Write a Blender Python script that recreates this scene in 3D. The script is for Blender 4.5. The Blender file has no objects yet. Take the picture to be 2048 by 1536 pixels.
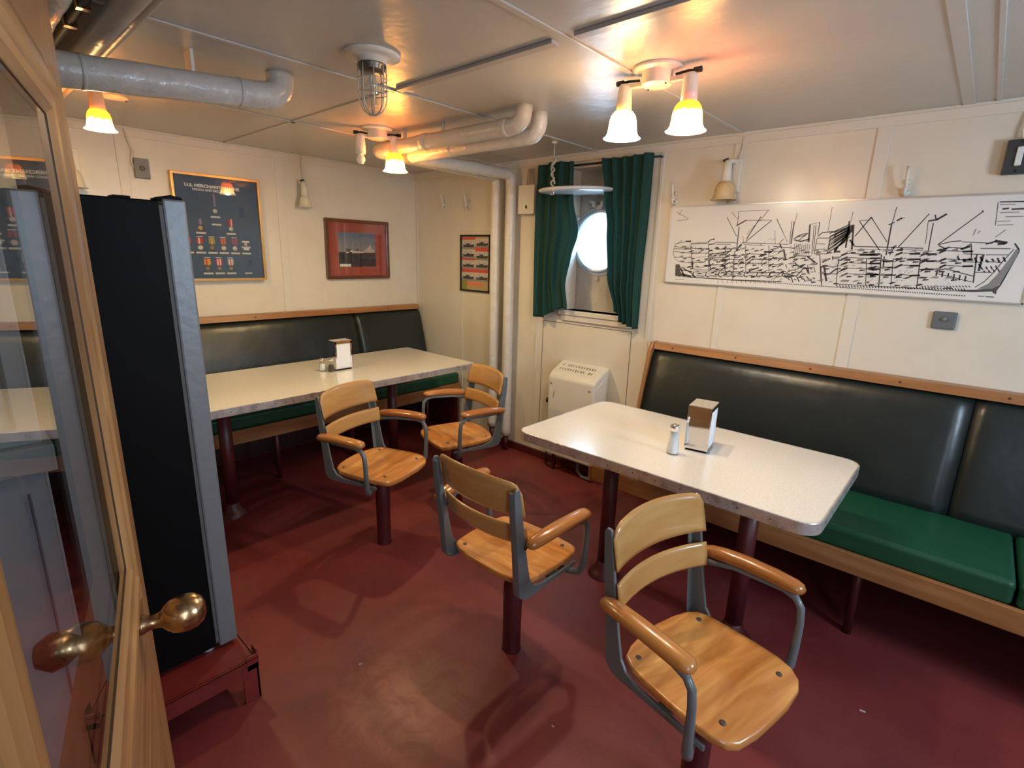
import bpy, bmesh, math, random
from mathutils import Vector, Matrix
random.seed(7)
PI = math.pi
scn = bpy.context.scene
col = scn.collection

# ------------------------------------------------------------------ camera
cam_d = bpy.data.cameras.new('camera'); cam = bpy.data.objects.new('camera', cam_d); col.objects.link(cam)
R_ = Vector((0.74005884, 0.67192208, 0.02887245)); U_ = Vector((-0.18574617, 0.16294434, 0.96899303)); F_ = Vector((-0.64638322, 0.72247481, -0.24539536))
mw = Matrix.Identity(4)
for i in range(3):
    mw[i][0] = R_[i]; mw[i][1] = U_[i]; mw[i][2] = -F_[i]
mw[0][3], mw[1][3], mw[2][3] = 3.765, -2.898, 1.5
cam.matrix_world = mw
cam_d.sensor_width = 36.0; cam_d.lens = 36.0 * 1030.66 / 2048; cam_d.clip_start = 0.02
scn.camera = cam

# ------------------------------------------------------------------ world, daylight, exposure
scn.view_settings.view_transform = 'Standard'; scn.view_settings.look = 'None'
scn.view_settings.gamma = 1.0; scn.view_settings.use_curve_mapping = False
scn.view_settings.exposure = 0.18
w = bpy.data.worlds.new('sky'); scn.world = w; w.use_nodes = True
w.node_tree.nodes['Background'].inputs[0].default_value = (0.50, 0.75, 1.0, 1)
w.node_tree.nodes['Background'].inputs[1].default_value = 3.0
def area(name, loc, direction, sx, sy, energy, color, shape='RECTANGLE'):
    l = bpy.data.lights.new(name, 'AREA'); l.shape = shape; l.size = sx; l.size_y = sy; l.energy = energy; l.color = color
    o = bpy.data.objects.new(name, l); col.objects.link(o); o.location = loc
    o.rotation_euler = Vector(direction).to_track_quat('-Z', 'Y').to_euler(); return o
area('daylight_outside_porthole', (1.70, 0.42, 1.78), (0.25, -1, -0.32), 1.1, 1.1, 24, (0.36, 0.66, 1.0), 'DISK')
area('daylight_from_passage', (5.15, -3.1, 1.45), (-1, 0.32, -0.12), 0.9, 1.5, 25, (0.70, 0.82, 1.0))
area('daylight_right_window', (5.17, -1.25, 1.55), (-1, -0.05, -0.3), 0.5, 0.5, 24, (0.62, 0.80, 1.0))

# ------------------------------------------------------------------ materials
MATS = {}
def nd(nt, t, **kw):
    n = nt.nodes.new(t)
    for k, v in kw.items(): setattr(n, k, v)
    return n
def mat(name, c, rough=0.5, metal=0.0, coat=0.0, bump=None, mottle=None, trans=0.0, emit=None, spec=0.5, coat_rough=0.08, rvar=None, ior=1.5):
    if name in MATS: return MATS[name]
    m = bpy.data.materials.new(name); m.use_nodes = True; nt = m.node_tree; b = nt.nodes['Principled BSDF']
    I = b.inputs
    I['Base Color'].default_value = (*c, 1); I['Roughness'].default_value = rough; I['Metallic'].default_value = metal
    I['Coat Weight'].default_value = coat; I['Coat Roughness'].default_value = coat_rough
    I['Transmission Weight'].default_value = trans; I['Specular IOR Level'].default_value = spec; I['IOR'].default_value = ior
    if emit: I['Emission Color'].default_value = (*emit[0], 1); I['Emission Strength'].default_value = emit[1]
    tc = nd(nt, 'ShaderNodeTexCoord')
    if bump:
        n = nd(nt, 'ShaderNodeTexNoise'); n.inputs['Scale'].default_value = bump[0]; n.inputs['Detail'].default_value = 3
        bp = nd(nt, 'ShaderNodeBump'); bp.inputs['Strength'].default_value = bump[1]; bp.inputs['Distance'].default_value = bump[2] if len(bump) > 2 else 0.01
        nt.links.new(tc.outputs['Object'], n.inputs['Vector']); nt.links.new(n.outputs['Fac'], bp.inputs['Height'])
        nt.links.new(bp.outputs['Normal'], I['Normal'])
        if coat: nt.links.new(bp.outputs['Normal'], I['Coat Normal'])
    if mottle:
        c2, sc, lo, hi = mottle
        n = nd(nt, 'ShaderNodeTexNoise'); n.inputs['Scale'].default_value = sc; n.inputs['Detail'].default_value = 6; n.inputs['Roughness'].default_value = 0.65
        r = nd(nt, 'ShaderNodeValToRGB'); r.color_ramp.elements[0].position = lo; r.color_ramp.elements[1].position = hi
        r.color_ramp.elements[0].color = (*c, 1); r.color_ramp.elements[1].color = (*c2, 1)
        nt.links.new(tc.outputs['Object'], n.inputs['Vector']); nt.links.new(n.outputs['Fac'], r.inputs[0]); nt.links.new(r.outputs[0], I['Base Color'])
    if rvar:
        n = nd(nt, 'ShaderNodeTexNoise'); n.inputs['Scale'].default_value = rvar[0]
        mr = nd(nt, 'ShaderNodeMapRange'); mr.inputs['To Min'].default_value = rvar[1]; mr.inputs['To Max'].default_value = rvar[2]
        nt.links.new(tc.outputs['Object'], n.inputs['Vector']); nt.links.new(n.outputs['Fac'], mr.inputs['Value']); nt.links.new(mr.outputs[0], I['Roughness'])
    MATS[name] = m; return m
def wood(name, c1, c2, c3, axis=0, sc=1.0, rough=0.28, coat=0.5, fine=26, swirl=0.0):
    if name in MATS: return MATS[name]
    m = bpy.data.materials.new(name); m.use_nodes = True; nt = m.node_tree; b = nt.nodes['Principled BSDF']
    tc = nd(nt, 'ShaderNodeTexCoord'); mp = nd(nt, 'ShaderNodeMapping'); s = [fine * sc] * 3; s[axis] = 1.6 * sc
    mp.inputs['Scale'].default_value = s
    n1 = nd(nt, 'ShaderNodeTexNoise'); n1.inputs['Scale'].default_value = 1.0; n1.inputs['Detail'].default_value = 5; n1.inputs['Distortion'].default_value = swirl
    mp2 = nd(nt, 'ShaderNodeMapping'); s2 = [7 * sc] * 3; s2[axis] = 1.8 * sc; mp2.inputs['Scale'].default_value = s2
    n2 = nd(nt, 'ShaderNodeTexNoise'); n2.inputs['Scale'].default_value = 1.0; n2.inputs['Detail'].default_value = 2; n2.inputs['Distortion'].default_value = 0.6 + swirl
    r1 = nd(nt, 'ShaderNodeValToRGB'); e = r1.color_ramp.elements; e[0].position = 0.36; e[1].position = 0.64; e[0].color = (*c3, 1); e[1].color = (*c1, 1)
    r2 = nd(nt, 'ShaderNodeValToRGB'); e = r2.color_ramp.elements; e[0].position = 0.38; e[1].position = 0.66; e[0].color = (0, 0, 0, 1); e[1].color = (1, 1, 1, 1)
    mx = nd(nt, 'ShaderNodeMix', data_type='RGBA'); mx.inputs[7].default_value = (*c2, 1)
    ml = nd(nt, 'ShaderNodeMath', operation='MULTIPLY'); ml.inputs[1].default_value = 0.85
    L = nt.links.new
    L(tc.outputs['Object'], mp.inputs[0]); L(mp.outputs[0], n1.inputs['Vector']); L(tc.outputs['Object'], mp2.inputs[0]); L(mp2.outputs[0], n2.inputs['Vector'])
    L(n1.outputs['Fac'], r1.inputs[0]); L(n2.outputs['Fac'], r2.inputs[0]); L(r2.outputs[0], ml.inputs[0]); L(ml.outputs[0], mx.inputs[0]); L(r1.outputs[0], mx.inputs[6])
    L(mx.outputs[2], b.inputs['Base Color'])
    b.inputs['Roughness'].default_value = rough; b.inputs['Coat Weight'].default_value = coat; b.inputs['Coat Roughness'].default_value = 0.08
    bp = nd(nt, 'ShaderNodeBump'); bp.inputs['Strength'].default_value = 0.12; bp.inputs['Distance'].default_value = 0.002
    L(n1.outputs['Fac'], bp.inputs['Height']); L(bp.outputs[0], b.inputs['Normal'])
    MATS[name] = m; return m
def clear_glass(name, tint=(1, 1, 1), base=0.04, rough=0.0):
    m = bpy.data.materials.new(name); m.use_nodes = True; nt = m.node_tree; nt.nodes.clear(); L = nt.links.new
    g = nd(nt, 'ShaderNodeNewGeometry'); d = nd(nt, 'ShaderNodeVectorMath', operation='DOT_PRODUCT'); L(g.outputs['Normal'], d.inputs[0]); L(g.outputs['Incoming'], d.inputs[1])
    a = nd(nt, 'ShaderNodeMath', operation='ABSOLUTE'); L(d.outputs['Value'], a.inputs[0])
    s = nd(nt, 'ShaderNodeMath', operation='SUBTRACT'); s.inputs[0].default_value = 1; L(a.outputs[0], s.inputs[1])
    p = nd(nt, 'ShaderNodeMath', operation='POWER'); p.inputs[1].default_value = 5; L(s.outputs[0], p.inputs[0])
    mr = nd(nt, 'ShaderNodeMapRange'); mr.inputs['To Min'].default_value = base; mr.inputs['To Max'].default_value = 1.0; L(p.outputs[0], mr.inputs['Value'])
    t = nd(nt, 'ShaderNodeBsdfTransparent'); t.inputs[0].default_value = (*tint, 1)
    gl = nd(nt, 'ShaderNodeBsdfGlossy'); gl.inputs['Roughness'].default_value = rough
    mx = nd(nt, 'ShaderNodeMixShader'); o = nd(nt, 'ShaderNodeOutputMaterial')
    L(mr.outputs[0], mx.inputs[0]); L(t.outputs[0], mx.inputs[1]); L(gl.outputs[0], mx.inputs[2]); L(mx.outputs[0], o.inputs[0])
    MATS[name] = m; return m
def lit_shade(name, top, low, s_top, s_low, zt, zb):
    # glowing glass shade: translucent, transmits the lamp inside
    m = bpy.data.materials.new(name); m.use_nodes = True; nt = m.node_tree; nt.nodes.clear(); L = nt.links.new
    tc = nd(nt, 'ShaderNodeTexCoord'); sx = nd(nt, 'ShaderNodeSeparateXYZ'); L(tc.outputs['Object'], sx.inputs[0])
    n = nd(nt, 'ShaderNodeTexNoise'); n.inputs['Scale'].default_value = 60; L(tc.outputs['Object'], n.inputs['Vector'])
    ad = nd(nt, 'ShaderNodeMath', operation='MULTIPLY_ADD'); ad.inputs[1].default_value = 0.035; L(n.outputs['Fac'], ad.inputs[0]); L(sx.outputs['Z'], ad.inputs[2])
    mr = nd(nt, 'ShaderNodeMapRange'); mr.inputs['From Min'].default_value = zb + 0.0175; mr.inputs['From Max'].default_value = zt + 0.0175; L(ad.outputs[0], mr.inputs['Value'])
    cr = nd(nt, 'ShaderNodeValToRGB'); e = cr.color_ramp.elements; e[0].color = (*low, 1); e[1].color = (*top, 1); e[0].position = 0.35; e[1].position = 0.85; L(mr.outputs[0], cr.inputs[0])
    sr = nd(nt, 'ShaderNodeMapRange'); sr.inputs['From Min'].default_value = 0.45; sr.inputs['From Max'].default_value = 0.85; sr.inputs['To Min'].default_value = s_low; sr.inputs['To Max'].default_value = s_top; L(mr.outputs[0], sr.inputs['Value'])
    em = nd(nt, 'ShaderNodeEmission'); L(cr.outputs[0], em.inputs[0]); L(sr.outputs[0], em.inputs[1])
    tr = nd(nt, 'ShaderNodeBsdfTransparent'); L(cr.outputs[0], tr.inputs[0])
    di = nd(nt, 'ShaderNodeBsdfTranslucent'); L(cr.outputs[0], di.inputs[0])
    m1 = nd(nt, 'ShaderNodeMixShader'); m1.inputs[0].default_value = 0.72; L(tr.outputs[0], m1.inputs[1]); L(di.outputs[0], m1.inputs[2])
    a2 = nd(nt, 'ShaderNodeAddShader'); L(m1.outputs[0], a2.inputs[0]); L(em.outputs[0], a2.inputs[1])
    o = nd(nt, 'ShaderNodeOutputMaterial'); L(a2.outputs[0], o.inputs[0]); MATS[name] = m; return m

PAINT = mat('cream gloss paint', (0.715, 0.665, 0.565), 0.30, bump=(9, 0.22, 0.01), mottle=((0.66, 0.605, 0.50), 3.0, 0.45, 0.75), coat=0.25, coat_rough=0.2)
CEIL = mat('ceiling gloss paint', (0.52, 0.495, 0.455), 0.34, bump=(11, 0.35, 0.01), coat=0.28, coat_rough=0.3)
TRIM = mat('trim paint', (0.70, 0.655, 0.57), 0.32, bump=(14, 0.15, 0.01))
PIPE = mat('lagged pipe paint', (0.66, 0.62, 0.56), 0.35, bump=(28, 0.55, 0.01), mottle=((0.56, 0.52, 0.46), 9, 0.5, 0.8), coat=0.3)
WHITE = mat('cream enamel', (0.72, 0.68, 0.58), 0.28, coat=0.3)
BASE = mat('maroon deck paint edge', (0.09, 0.012, 0.012), 0.4)
MAROON = mat('maroon post paint', (0.075, 0.009, 0.011), 0.42, bump=(25, 0.1))
STANDRED = mat('red oxide steel', (0.20, 0.022, 0.018), 0.42, mottle=((0.14, 0.016, 0.014), 8, 0.4, 0.7), bump=(30, 0.15))
HONEY = wood('honey birch', (0.62, 0.36, 0.13), (0.50, 0.24, 0.07), (0.50, 0.26, 0.08), 0)
SEATW = wood('swirled birch seat', (0.84, 0.42, 0.125), (0.40, 0.115, 0.02), (0.58, 0.24, 0.055), 0, 0.9, fine=17, swirl=1.6)
ARMW = wood('amber varnished birch', (0.58, 0.25, 0.06), (0.34, 0.105, 0.02), (0.42, 0.15, 0.032), 1)
OAKX = wood('oak rail along x', (0.42, 0.20, 0.075), (0.27, 0.11, 0.035), (0.30, 0.125, 0.04), 0, rough=0.35, coat=0.2)
OAKY = wood('oak rail along y', (0.42, 0.20, 0.075), (0.27, 0.11, 0.035), (0.30, 0.125, 0.04), 1, rough=0.35, coat=0.2)
OAKZ = wood('oak upright', (0.42, 0.20, 0.075), (0.27, 0.11, 0.035), (0.30, 0.125, 0.04), 2, rough=0.35, coat=0.2)
DOORZ = wood('varnished door stile', (0.50, 0.285, 0.12), (0.27, 0.125, 0.042), (0.33, 0.165, 0.06), 2, rough=0.35, coat=0.25, fine=60)
DOORX = wood('varnished door rail', (0.50, 0.285, 0.12), (0.27, 0.125, 0.042), (0.33, 0.165, 0.06), 0, rough=0.35, coat=0.25, fine=60)
VINYL = mat('dark green black vinyl', (0.008, 0.013, 0.013), 0.36, bump=(6, 0.25, 0.02), coat=0.15, coat_rough=0.25)
GREENV = mat('bottle green vinyl', (0.005, 0.066, 0.030), 0.42, bump=(7, 0.25, 0.02))
CURT = mat('green curtain cloth', (0.008, 0.055, 0.044), 0.85, bump=(60, 0.15))
nt = CURT.node_tree; _t = nd(nt, 'ShaderNodeBsdfTranslucent'); _t.inputs[0].default_value = (0.02, 0.30, 0.30, 1); _m = nd(nt, 'ShaderNodeMixShader'); _m.inputs[0].default_value = 0.22
nt.links.new(nt.nodes['Principled BSDF'].outputs[0], _m.inputs[1]); nt.links.new(_t.outputs[0], _m.inputs[2]); nt.links.new(_m.outputs[0], nt.nodes['Material Output'].inputs[0])
FORMICA = mat('white laminate', (0.80, 0.77, 0.71), 0.22, coat=0.7, coat_rough=0.17, mottle=((0.72, 0.655, 0.58), 120, 0.45, 0.7))
ALU = mat('worn aluminium edging', (0.62, 0.57, 0.54), 0.3, metal=0.55, bump=(16, 0.5, 0.01), mottle=((0.36, 0.31, 0.29), 22, 0.48, 0.68))
GREYP = mat('grey enamelled casting', (0.13, 0.148, 0.152), 0.34, coat=0.3, bump=(30, 0.1))
CHROME = mat('chrome', (0.82, 0.80, 0.80), 0.07, metal=1.0)
DARKM = mat('dark metal', (0.03, 0.03, 0.03), 0.4, metal=0.6)
BLACK = mat('black lacquered steel', (0.0025, 0.0025, 0.003), 0.55, spec=0.12)
SILVER = mat('brushed silver door edge', (0.22, 0.235, 0.25), 0.42, metal=0.35, bump=(40, 0.1))
BRASS = mat('worn brass', (0.50, 0.33, 0.17), 0.24, metal=1.0, bump=(25, 0.25, 0.005), mottle=((0.30, 0.17, 0.085), 28, 0.42, 0.7))
GREYBOX = mat('grey painted box', (0.20, 0.205, 0.21), 0.5)
CHAR = mat('charcoal plate', (0.035, 0.038, 0.042), 0.45)
STEELGREY = mat('grey painted locker', (0.50, 0.54, 0.58), 0.45, bump=(12, 0.1))
ROPE = mat('cotton rope', (0.52, 0.47, 0.38), 0.9, bump=(180, 0.8))
PAPER = mat('paper napkins', (0.85, 0.88, 0.92), 0.8)
SALT = mat('salt grains', (0.86, 0.86, 0.86), 0.85)
PEPPER = mat('ground pepper', (0.08, 0.06, 0.05), 0.9)
GLASS = clear_glass('clear window glass', base=0.05)
FRAMEGLASS = clear_glass('picture glass', base=0.022)
JAR = clear_glass('shaker glass', (0.93, 0.96, 0.96), base=0.10)
HULL = mat('hull plate paint', (0.44, 0.41, 0.385), 0.45, bump=(10, 0.3, 0.01), mottle=((0.56, 0.51, 0.43), 5, 0.45, 0.6))
SHADEOFF = mat('amber glass shade unlit', (0.62, 0.50, 0.30), 0.25, coat=0.5, mottle=((0.55, 0.30, 0.10), 14, 0.35, 0.75))
SHADEW = mat('cream glass shade unlit', (0.74, 0.68, 0.54), 0.22, coat=0.5)

# floor: maroon deck paint, scuffed and worn in patches of its own
FLOOR = bpy.data.materials.new('maroon deck paint'); FLOOR.use_nodes = True
nt = FLOOR.node_tree; b = nt.nodes['Principled BSDF']; L = nt.links.new
tc = nd(nt, 'ShaderNodeTexCoord')
n1 = nd(nt, 'ShaderNodeTexNoise'); n1.inputs['Scale'].default_value = 2.2; n1.inputs['Detail'].default_value = 7; n1.inputs['Roughness'].default_value = 0.6
r1 = nd(nt, 'ShaderNodeValToRGB'); e = r1.color_ramp.elements; e[0].position = 0.35; e[1].position = 0.7; e[0].color = (0.160, 0.022, 0.024, 1); e[1].color = (0.225, 0.040, 0.038, 1)
mp = nd(nt, 'ShaderNodeMapping'); mp.inputs['Location'].default_value = (-2.53, 2.03, 0)
ln = nd(nt, 'ShaderNodeVectorMath', operation='LENGTH')
mr = nd(nt, 'ShaderNodeMapRange'); mr.inputs['From Min'].default_value = 0.45; mr.inputs['From Max'].default_value = 0.0
n2 = nd(nt, 'ShaderNodeTexNoise'); n2.inputs['Scale'].default_value = 9; n2.inputs['Detail'].default_value = 8; n2.inputs['Roughness'].default_value = 0.7; n2.inputs['Distortion'].default_value = 0.8
ml = nd(nt, 'ShaderNodeMath', operation='MULTIPLY')
r2 = nd(nt, 'ShaderNodeValToRGB'); e = r2.color_ramp.elements; e[0].position = 0.22; e[1].position = 0.46; e[0].color = (0, 0, 0, 1); e[1].color = (1, 1, 1, 1)
mx = nd(nt, 'ShaderNodeMix', data_type='RGBA'); mx.inputs[7].default_value = (0.30, 0.105, 0.075, 1)
L(tc.outputs['Object'], n1.inputs['Vector']); L(n1.outputs['Fac'], r1.inputs[0]); L(tc.outputs['Object'], mp.inputs[0]); L(mp.outputs[0], ln.inputs[0]); L(ln.outputs['Value'], mr.inputs['Value'])
L(tc.outputs['Object'], n2.inputs['Vector']); L(mr.outputs[0], ml.inputs[0]); L(n2.outputs['Fac'], ml.inputs[1]); L(ml.outputs[0], r2.inputs[0]); L(r2.outputs[0], mx.inputs[0]); L(r1.outputs[0], mx.inputs[6])
# scuffs of grey brown dirt
n3 = nd(nt, 'ShaderNodeTexNoise'); n3.inputs['Scale'].default_value = 1.7; n3.inputs['Detail'].default_value = 9; n3.inputs['Roughness'].default_value = 0.75
r3 = nd(nt, 'ShaderNodeValToRGB'); e = r3.color_ramp.elements; e[0].position = 0.52; e[1].position = 0.75; e[0].color = (0, 0, 0, 1); e[1].color = (0.6, 0.6, 0.6, 1)
mx2 = nd(nt, 'ShaderNodeMix', data_type='RGBA'); mx2.inputs[7].default_value = (0.135, 0.052, 0.048, 1)
L(tc.outputs['Object'], n3.inputs['Vector']); L(n3.outputs['Fac'], r3.inputs[0]); L(r3.outputs[0], mx2.inputs[0]); L(mx.outputs[2], mx2.inputs[6]); L(mx2.outputs[2], b.inputs['Base Color'])
mr3 = nd(nt, 'ShaderNodeMapRange'); mr3.inputs['To Min'].default_value = 0.30; mr3.inputs['To Max'].default_value = 0.62; L(n3.outputs['Fac'], mr3.inputs['Value']); L(mr3.outputs[0], b.inputs['Roughness'])
bp = nd(nt, 'ShaderNodeBump'); bp.inputs['Strength'].default_value = 0.25; bp.inputs['Distance'].default_value = 0.006; L(n2.outputs['Fac'], bp.inputs['Height']); L(bp.outputs[0], b.inputs['Normal'])

# ------------------------------------------------------------------ mesh helpers
class MB:
    def __init__(s): s.v = []; s.f = []; s.sm = []; s.cut = [(0, 0)]
    def add(s, vs, fs, smooth=False, M=None):
        o = len(s.v)
        s.v += [tuple(M @ Vector(p)) if M else tuple(p) for p in vs]
        s.f += [[o + i for i in f] for f in fs]; s.sm += [smooth] * len(fs); s.cut.append((len(s.v), len(s.f))); return s
    def box(s, x0, x1, y0, y1, z0, z1, M=None):
        if x0 > x1: x0, x1 = x1, x0
        if y0 > y1: y0, y1 = y1, y0
        if z0 > z1: z0, z1 = z1, z0
        v = [(x0, y0, z0), (x1, y0, z0), (x1, y1, z0), (x0, y1, z0), (x0, y0, z1), (x1, y0, z1), (x1, y1, z1), (x0, y1, z1)]
        return s.add(v, [(0, 3, 2, 1), (4, 5, 6, 7), (0, 1, 5, 4), (1, 2, 6, 5), (2, 3, 7, 6), (3, 0, 4, 7)], False, M)
    def prism(s, pts, axis, a, b_, M=None):
        # pts: 2D outline (counter-clockwise); axis 'x': pts=(y,z), 'y': (x,z), 'z': (x,y)
        def P(p, t): return (t, p[0], p[1]) if axis == 'x' else ((p[0], t, p[1]) if axis == 'y' else (p[0], p[1], t))
        n = len(pts); v = [P(p, a) for p in pts] + [P(p, b_) for p in pts]
        f = [tuple(range(n)), tuple(reversed(range(n, 2 * n)))] + [(i, n + i, n + (i + 1) % n, (i + 1) % n) for i in range(n)]
        return s.add(v, f, False, M)
    def tube(s, pts, r, seg=12, ry=None, caps=True, up=None, M=None, closed=False):
        pts = [Vector(p) for p in pts]; n = len(pts)
        rs = r if isinstance(r, (list, tuple)) else [r] * n
        rys = ry if isinstance(ry, (list, tuple)) else ([ry] * n if ry else rs)
        T = []
        for i in range(n):
            if closed: a, c = pts[(i - 1) % n], pts[(i + 1) % n]
            else: a, c = pts[max(i - 1, 0)], pts[min(i + 1, n - 1)]
            T.append((c - a).normalized())
        N = Vector(up) if up else (Vector((0, 0, 1)) if abs(T[0].z) < 0.9 else Vector((1, 0, 0)))
        v = []
        for i in range(n):
            N = (N - T[i] * N.dot(T[i])).normalized() if not up else (Vector(up) - T[i] * Vector(up).dot(T[i])).normalized()
            B = T[i].cross(N)
            for k in range(seg):
                a = 2 * PI * k / seg
                v.append(pts[i] + B * (math.cos(a) * rs[i]) + N * (math.sin(a) * rys[i]))
        f = []
        for i in range(n if closed else n - 1):
            j = (i + 1) % n
            for k in range(seg):
                f.append((i * seg + k, i * seg + (k + 1) % seg, j * seg + (k + 1) % seg, j * seg + k))
        if caps and not closed: f += [tuple(reversed(range(seg))), tuple(range((n - 1) * seg, n * seg))]
        return s.add(v, f, True, M)
    def lathe(s, prof, seg=24, o=(0, 0, 0), M=None):
        v = []; f = []; n = len(prof)
        for r, z in prof:
            for k in range(seg):
                a = 2 * PI * k / seg; v.append((o[0] + max(r, 1e-5) * math.cos(a), o[1] + max(r, 1e-5) * math.sin(a), o[2] + z))
        for i in range(n - 1):
            for k in range(seg):
                f.append((i * seg + k, i * seg + (k + 1) % seg, (i + 1) * seg + (k + 1) % seg, (i + 1) * seg + k))
        return s.add(v, f, True, M)
    def grid(s, fn, nu, nv, M=None):
        v = [fn(i / nu, j / nv) for j in range(nv + 1) for i in range(nu + 1)]
        f = [(j * (nu + 1) + i, j * (nu + 1) + i + 1, (j + 1) * (nu + 1) + i + 1, (j + 1) * (nu + 1) + i) for j in range(nv) for i in range(nu)]
        return s.add(v, f, True, M)
    def build(s, name, m, parent=None, bevel=0.0, solid=0.0, seg=2, fix=True, label=None, loc=None):
        me = bpy.data.meshes.new(name); me.from_pydata(s.v, [], s.f); me.update()
        me.polygons.foreach_set('use_smooth', s.sm)
        if fix:
            bm = bmesh.new(); bm.from_mesh(me)
            bmesh.ops.remove_doubles(bm, verts=bm.verts, dist=2e-5); bmesh.ops.recalc_face_normals(bm, faces=bm.faces); bm.to_mesh(me); bm.free()
        me.materials.append(m); o = bpy.data.objects.new(name, me); col.objects.link(o)
        if parent: o.parent = parent
        if loc: o.location = loc
        if solid: md = o.modifiers.new('thickness', 'SOLIDIFY'); md.thickness = solid; md.offset = 0
        if bevel:
            md = o.modifiers.new('bevel', 'BEVEL'); md.width = bevel; md.segments = seg; md.limit_method = 'ANGLE'; md.angle_limit = 0.7
        if label: o['label'] = label
        return o
def build_each(mb, name, m, parent=None, per=1, **kw):
    # every piece of the collection becomes a part of its own
    out = []; c = mb.cut[::per]
    if c[-1] != mb.cut[-1]: c.append(mb.cut[-1])
    for (v0, f0), (v1, f1) in zip(c, c[1:]):
        q = MB(); q.v = mb.v[v0:v1]; q.f = [[i - v0 for i in f] for f in mb.f[f0:f1]]; q.sm = mb.sm[f0:f1]; out.append(q.build(name, m, parent, **kw))
    return out
def thing(name, label, cat, loc=(0, 0, 0), rotz=0.0, group=None):
    o = bpy.data.objects.new(name, None); col.objects.link(o); o.empty_display_size = 0.05
    o.location = loc; o.rotation_euler = (0, 0, rotz); o['label'] = label; o['category'] = cat
    if group: o['group'] = group
    return o
def tag(o, label, cat, group=None):
    o['label'] = label; o['category'] = cat
    if group: o['group'] = group
    return o
def struct(o):
    o['kind'] = 'structure'; return o
def kids(o): return [c for c in bpy.data.objects if c.parent == o]
def copy_tree(o, parent=None):
    c = o.copy(); col.objects.link(c)
    if parent: c.parent = parent
    for k in kids(o): copy_tree(k, c)
    return c
def merge_into(a, others):
    # printed ink belongs to the sheet it is printed on: one mesh, several inks
    bm = bmesh.new(); bm.from_mesh(a.data)
    for k, o in enumerate(others):
        n0 = len(bm.faces); bm.from_mesh(o.data); bm.faces.ensure_lookup_table()
        for f in bm.faces[n0:]: f.material_index = k + 1
        a.data.materials.append(o.data.materials[0])
    bm.to_mesh(a.data); bm.free()
    for o in others: bpy.data.objects.remove(o)
    return a
def text_mesh(name, txt, size, m, parent, M, extrude=0.0006, bold=0.0, align='CENTER', width=None):
    cu = bpy.data.curves.new(name, 'FONT'); cu.body = txt; cu.size = size; cu.extrude = extrude; cu.offset = bold; cu.align_x = align; cu.align_y = 'CENTER'
    t = bpy.data.objects.new(name, cu); col.objects.link(t)
    dg = bpy.context.evaluated_depsgraph_get(); me = bpy.data.meshes.new_from_object(t.evaluated_get(dg))
    bpy.data.objects.remove(t)
    if width:
        xs = [v.co.x for v in me.vertices]; w0 = max(xs) - min(xs)
        for v in me.vertices: v.co.x *= width / w0
    me.transform(M); me.materials.clear(); me.materials.append(m)
    o = bpy.data.objects.new(name, me); col.objects.link(o); o.parent = parent; return o
# text frames: reading direction and up on the two walls
def on_back(x, y, z): return Matrix(((1, 0, 0, x), (0, 0, -1, y), (0, 1, 0, z), (0, 0, 0, 1)))      # faces -y
def on_left(x, y, z): return Matrix(((0, 0, 1, x), (1, 0, 0, y), (0, 1, 0, z), (0, 0, 0, 1)))       # faces +x
H = 2.13

# ================================================================== SETTING
struct(MB().box(-0.1, 5.3, -4.3, 0.28, -0.06, 0).build('floor', FLOOR))
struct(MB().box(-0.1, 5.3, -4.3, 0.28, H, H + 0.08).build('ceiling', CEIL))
struct(MB().box(-0.1, 0, -4.3, 0.0, 0, H).build('wall_left', PAINT))
wb = MB()
WX0, WX1, WZ0, WZ1 = 1.63, 2.16, 1.135, 2.05
wb.box(-0.1, WX0, 0, 0.12, 0, H).box(WX1, 5.3, 0, 0.12, 0, H).box(WX0, WX1, 0, 0.12, 0, WZ0).box(WX0, WX1, 0, 0.12, WZ1, H)
struct(wb.build('wall_back', PAINT))
wr = MB()   # right wall with a square light in it, beyond the frame
wr.box(5.2, 5.3, -4.3, -1.5, 0, H).box(5.2, 5.3, -1.0, 0.12, 0, H).box(5.2, 5.3, -1.5, -1.0, 0, 1.3).box(5.2, 5.3, -1.5, -1.0, 1.8, H)
struct(wr.build('wall_right', PAINT))
struct(MB().box(-0.1, 5.3, -4.3, -4.2, 0, H).build('wall_front', PAINT))
struct(MB().box(3.47, 3.54, -4.2, -3.02, 0, H).build('wall_partition', PAINT))
# battens over the panel joints, and the moulding below the ceiling
tr = MB()
for x0, x1, z0 in ((3.285, 3.339, 0.0), (2.672, 2.705, 0.0), (0.0, 0.028, 0.0), (2.262, 2.285, 0.0), (1.392, 1.405, 0.0)):
    tr.box(x0, x1, -0.006, 0.001, z0, H - 0.045)
tr.box(0.60, 0.606, -0.004, 0.001, 0, H - 0.045).box(0.0, 5.2, -0.008, 0.001, H - 0.05, H).box(0.0, 5.2, -0.02, 0.0, H - 0.012, H)
struct(tr.build('trim_1', TRIM, bevel=0.002))
tr = MB()
for y0, y1 in ((-1.20, -1.145), (-2.09, -2.04), (-3.1, -3.05)): tr.box(-0.001, 0.006, y0, y1, 0, H - 0.045)
tr.box(-0.001, 0.008, -4.2, 0, H - 0.05, H).box(0, 0.02, -4.2, 0, H - 0.012, H)
struct(tr.build('trim_2', TRIM, bevel=0.002))
# access panel below the window, joints showing as thin dark lines
tr = MB()
for bx in ((1.455, 2.17, 1.040, 1.044), (1.455, 1.459, 0.1, 1.04), (2.166, 2.17, 0.1, 1.04)): tr.box(bx[0], bx[1], -0.0015, 0.001, bx[2], bx[3])
struct(tr.build('trim_3', mat('panel joint', (0.16, 0.13, 0.11), 0.8)))
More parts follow.
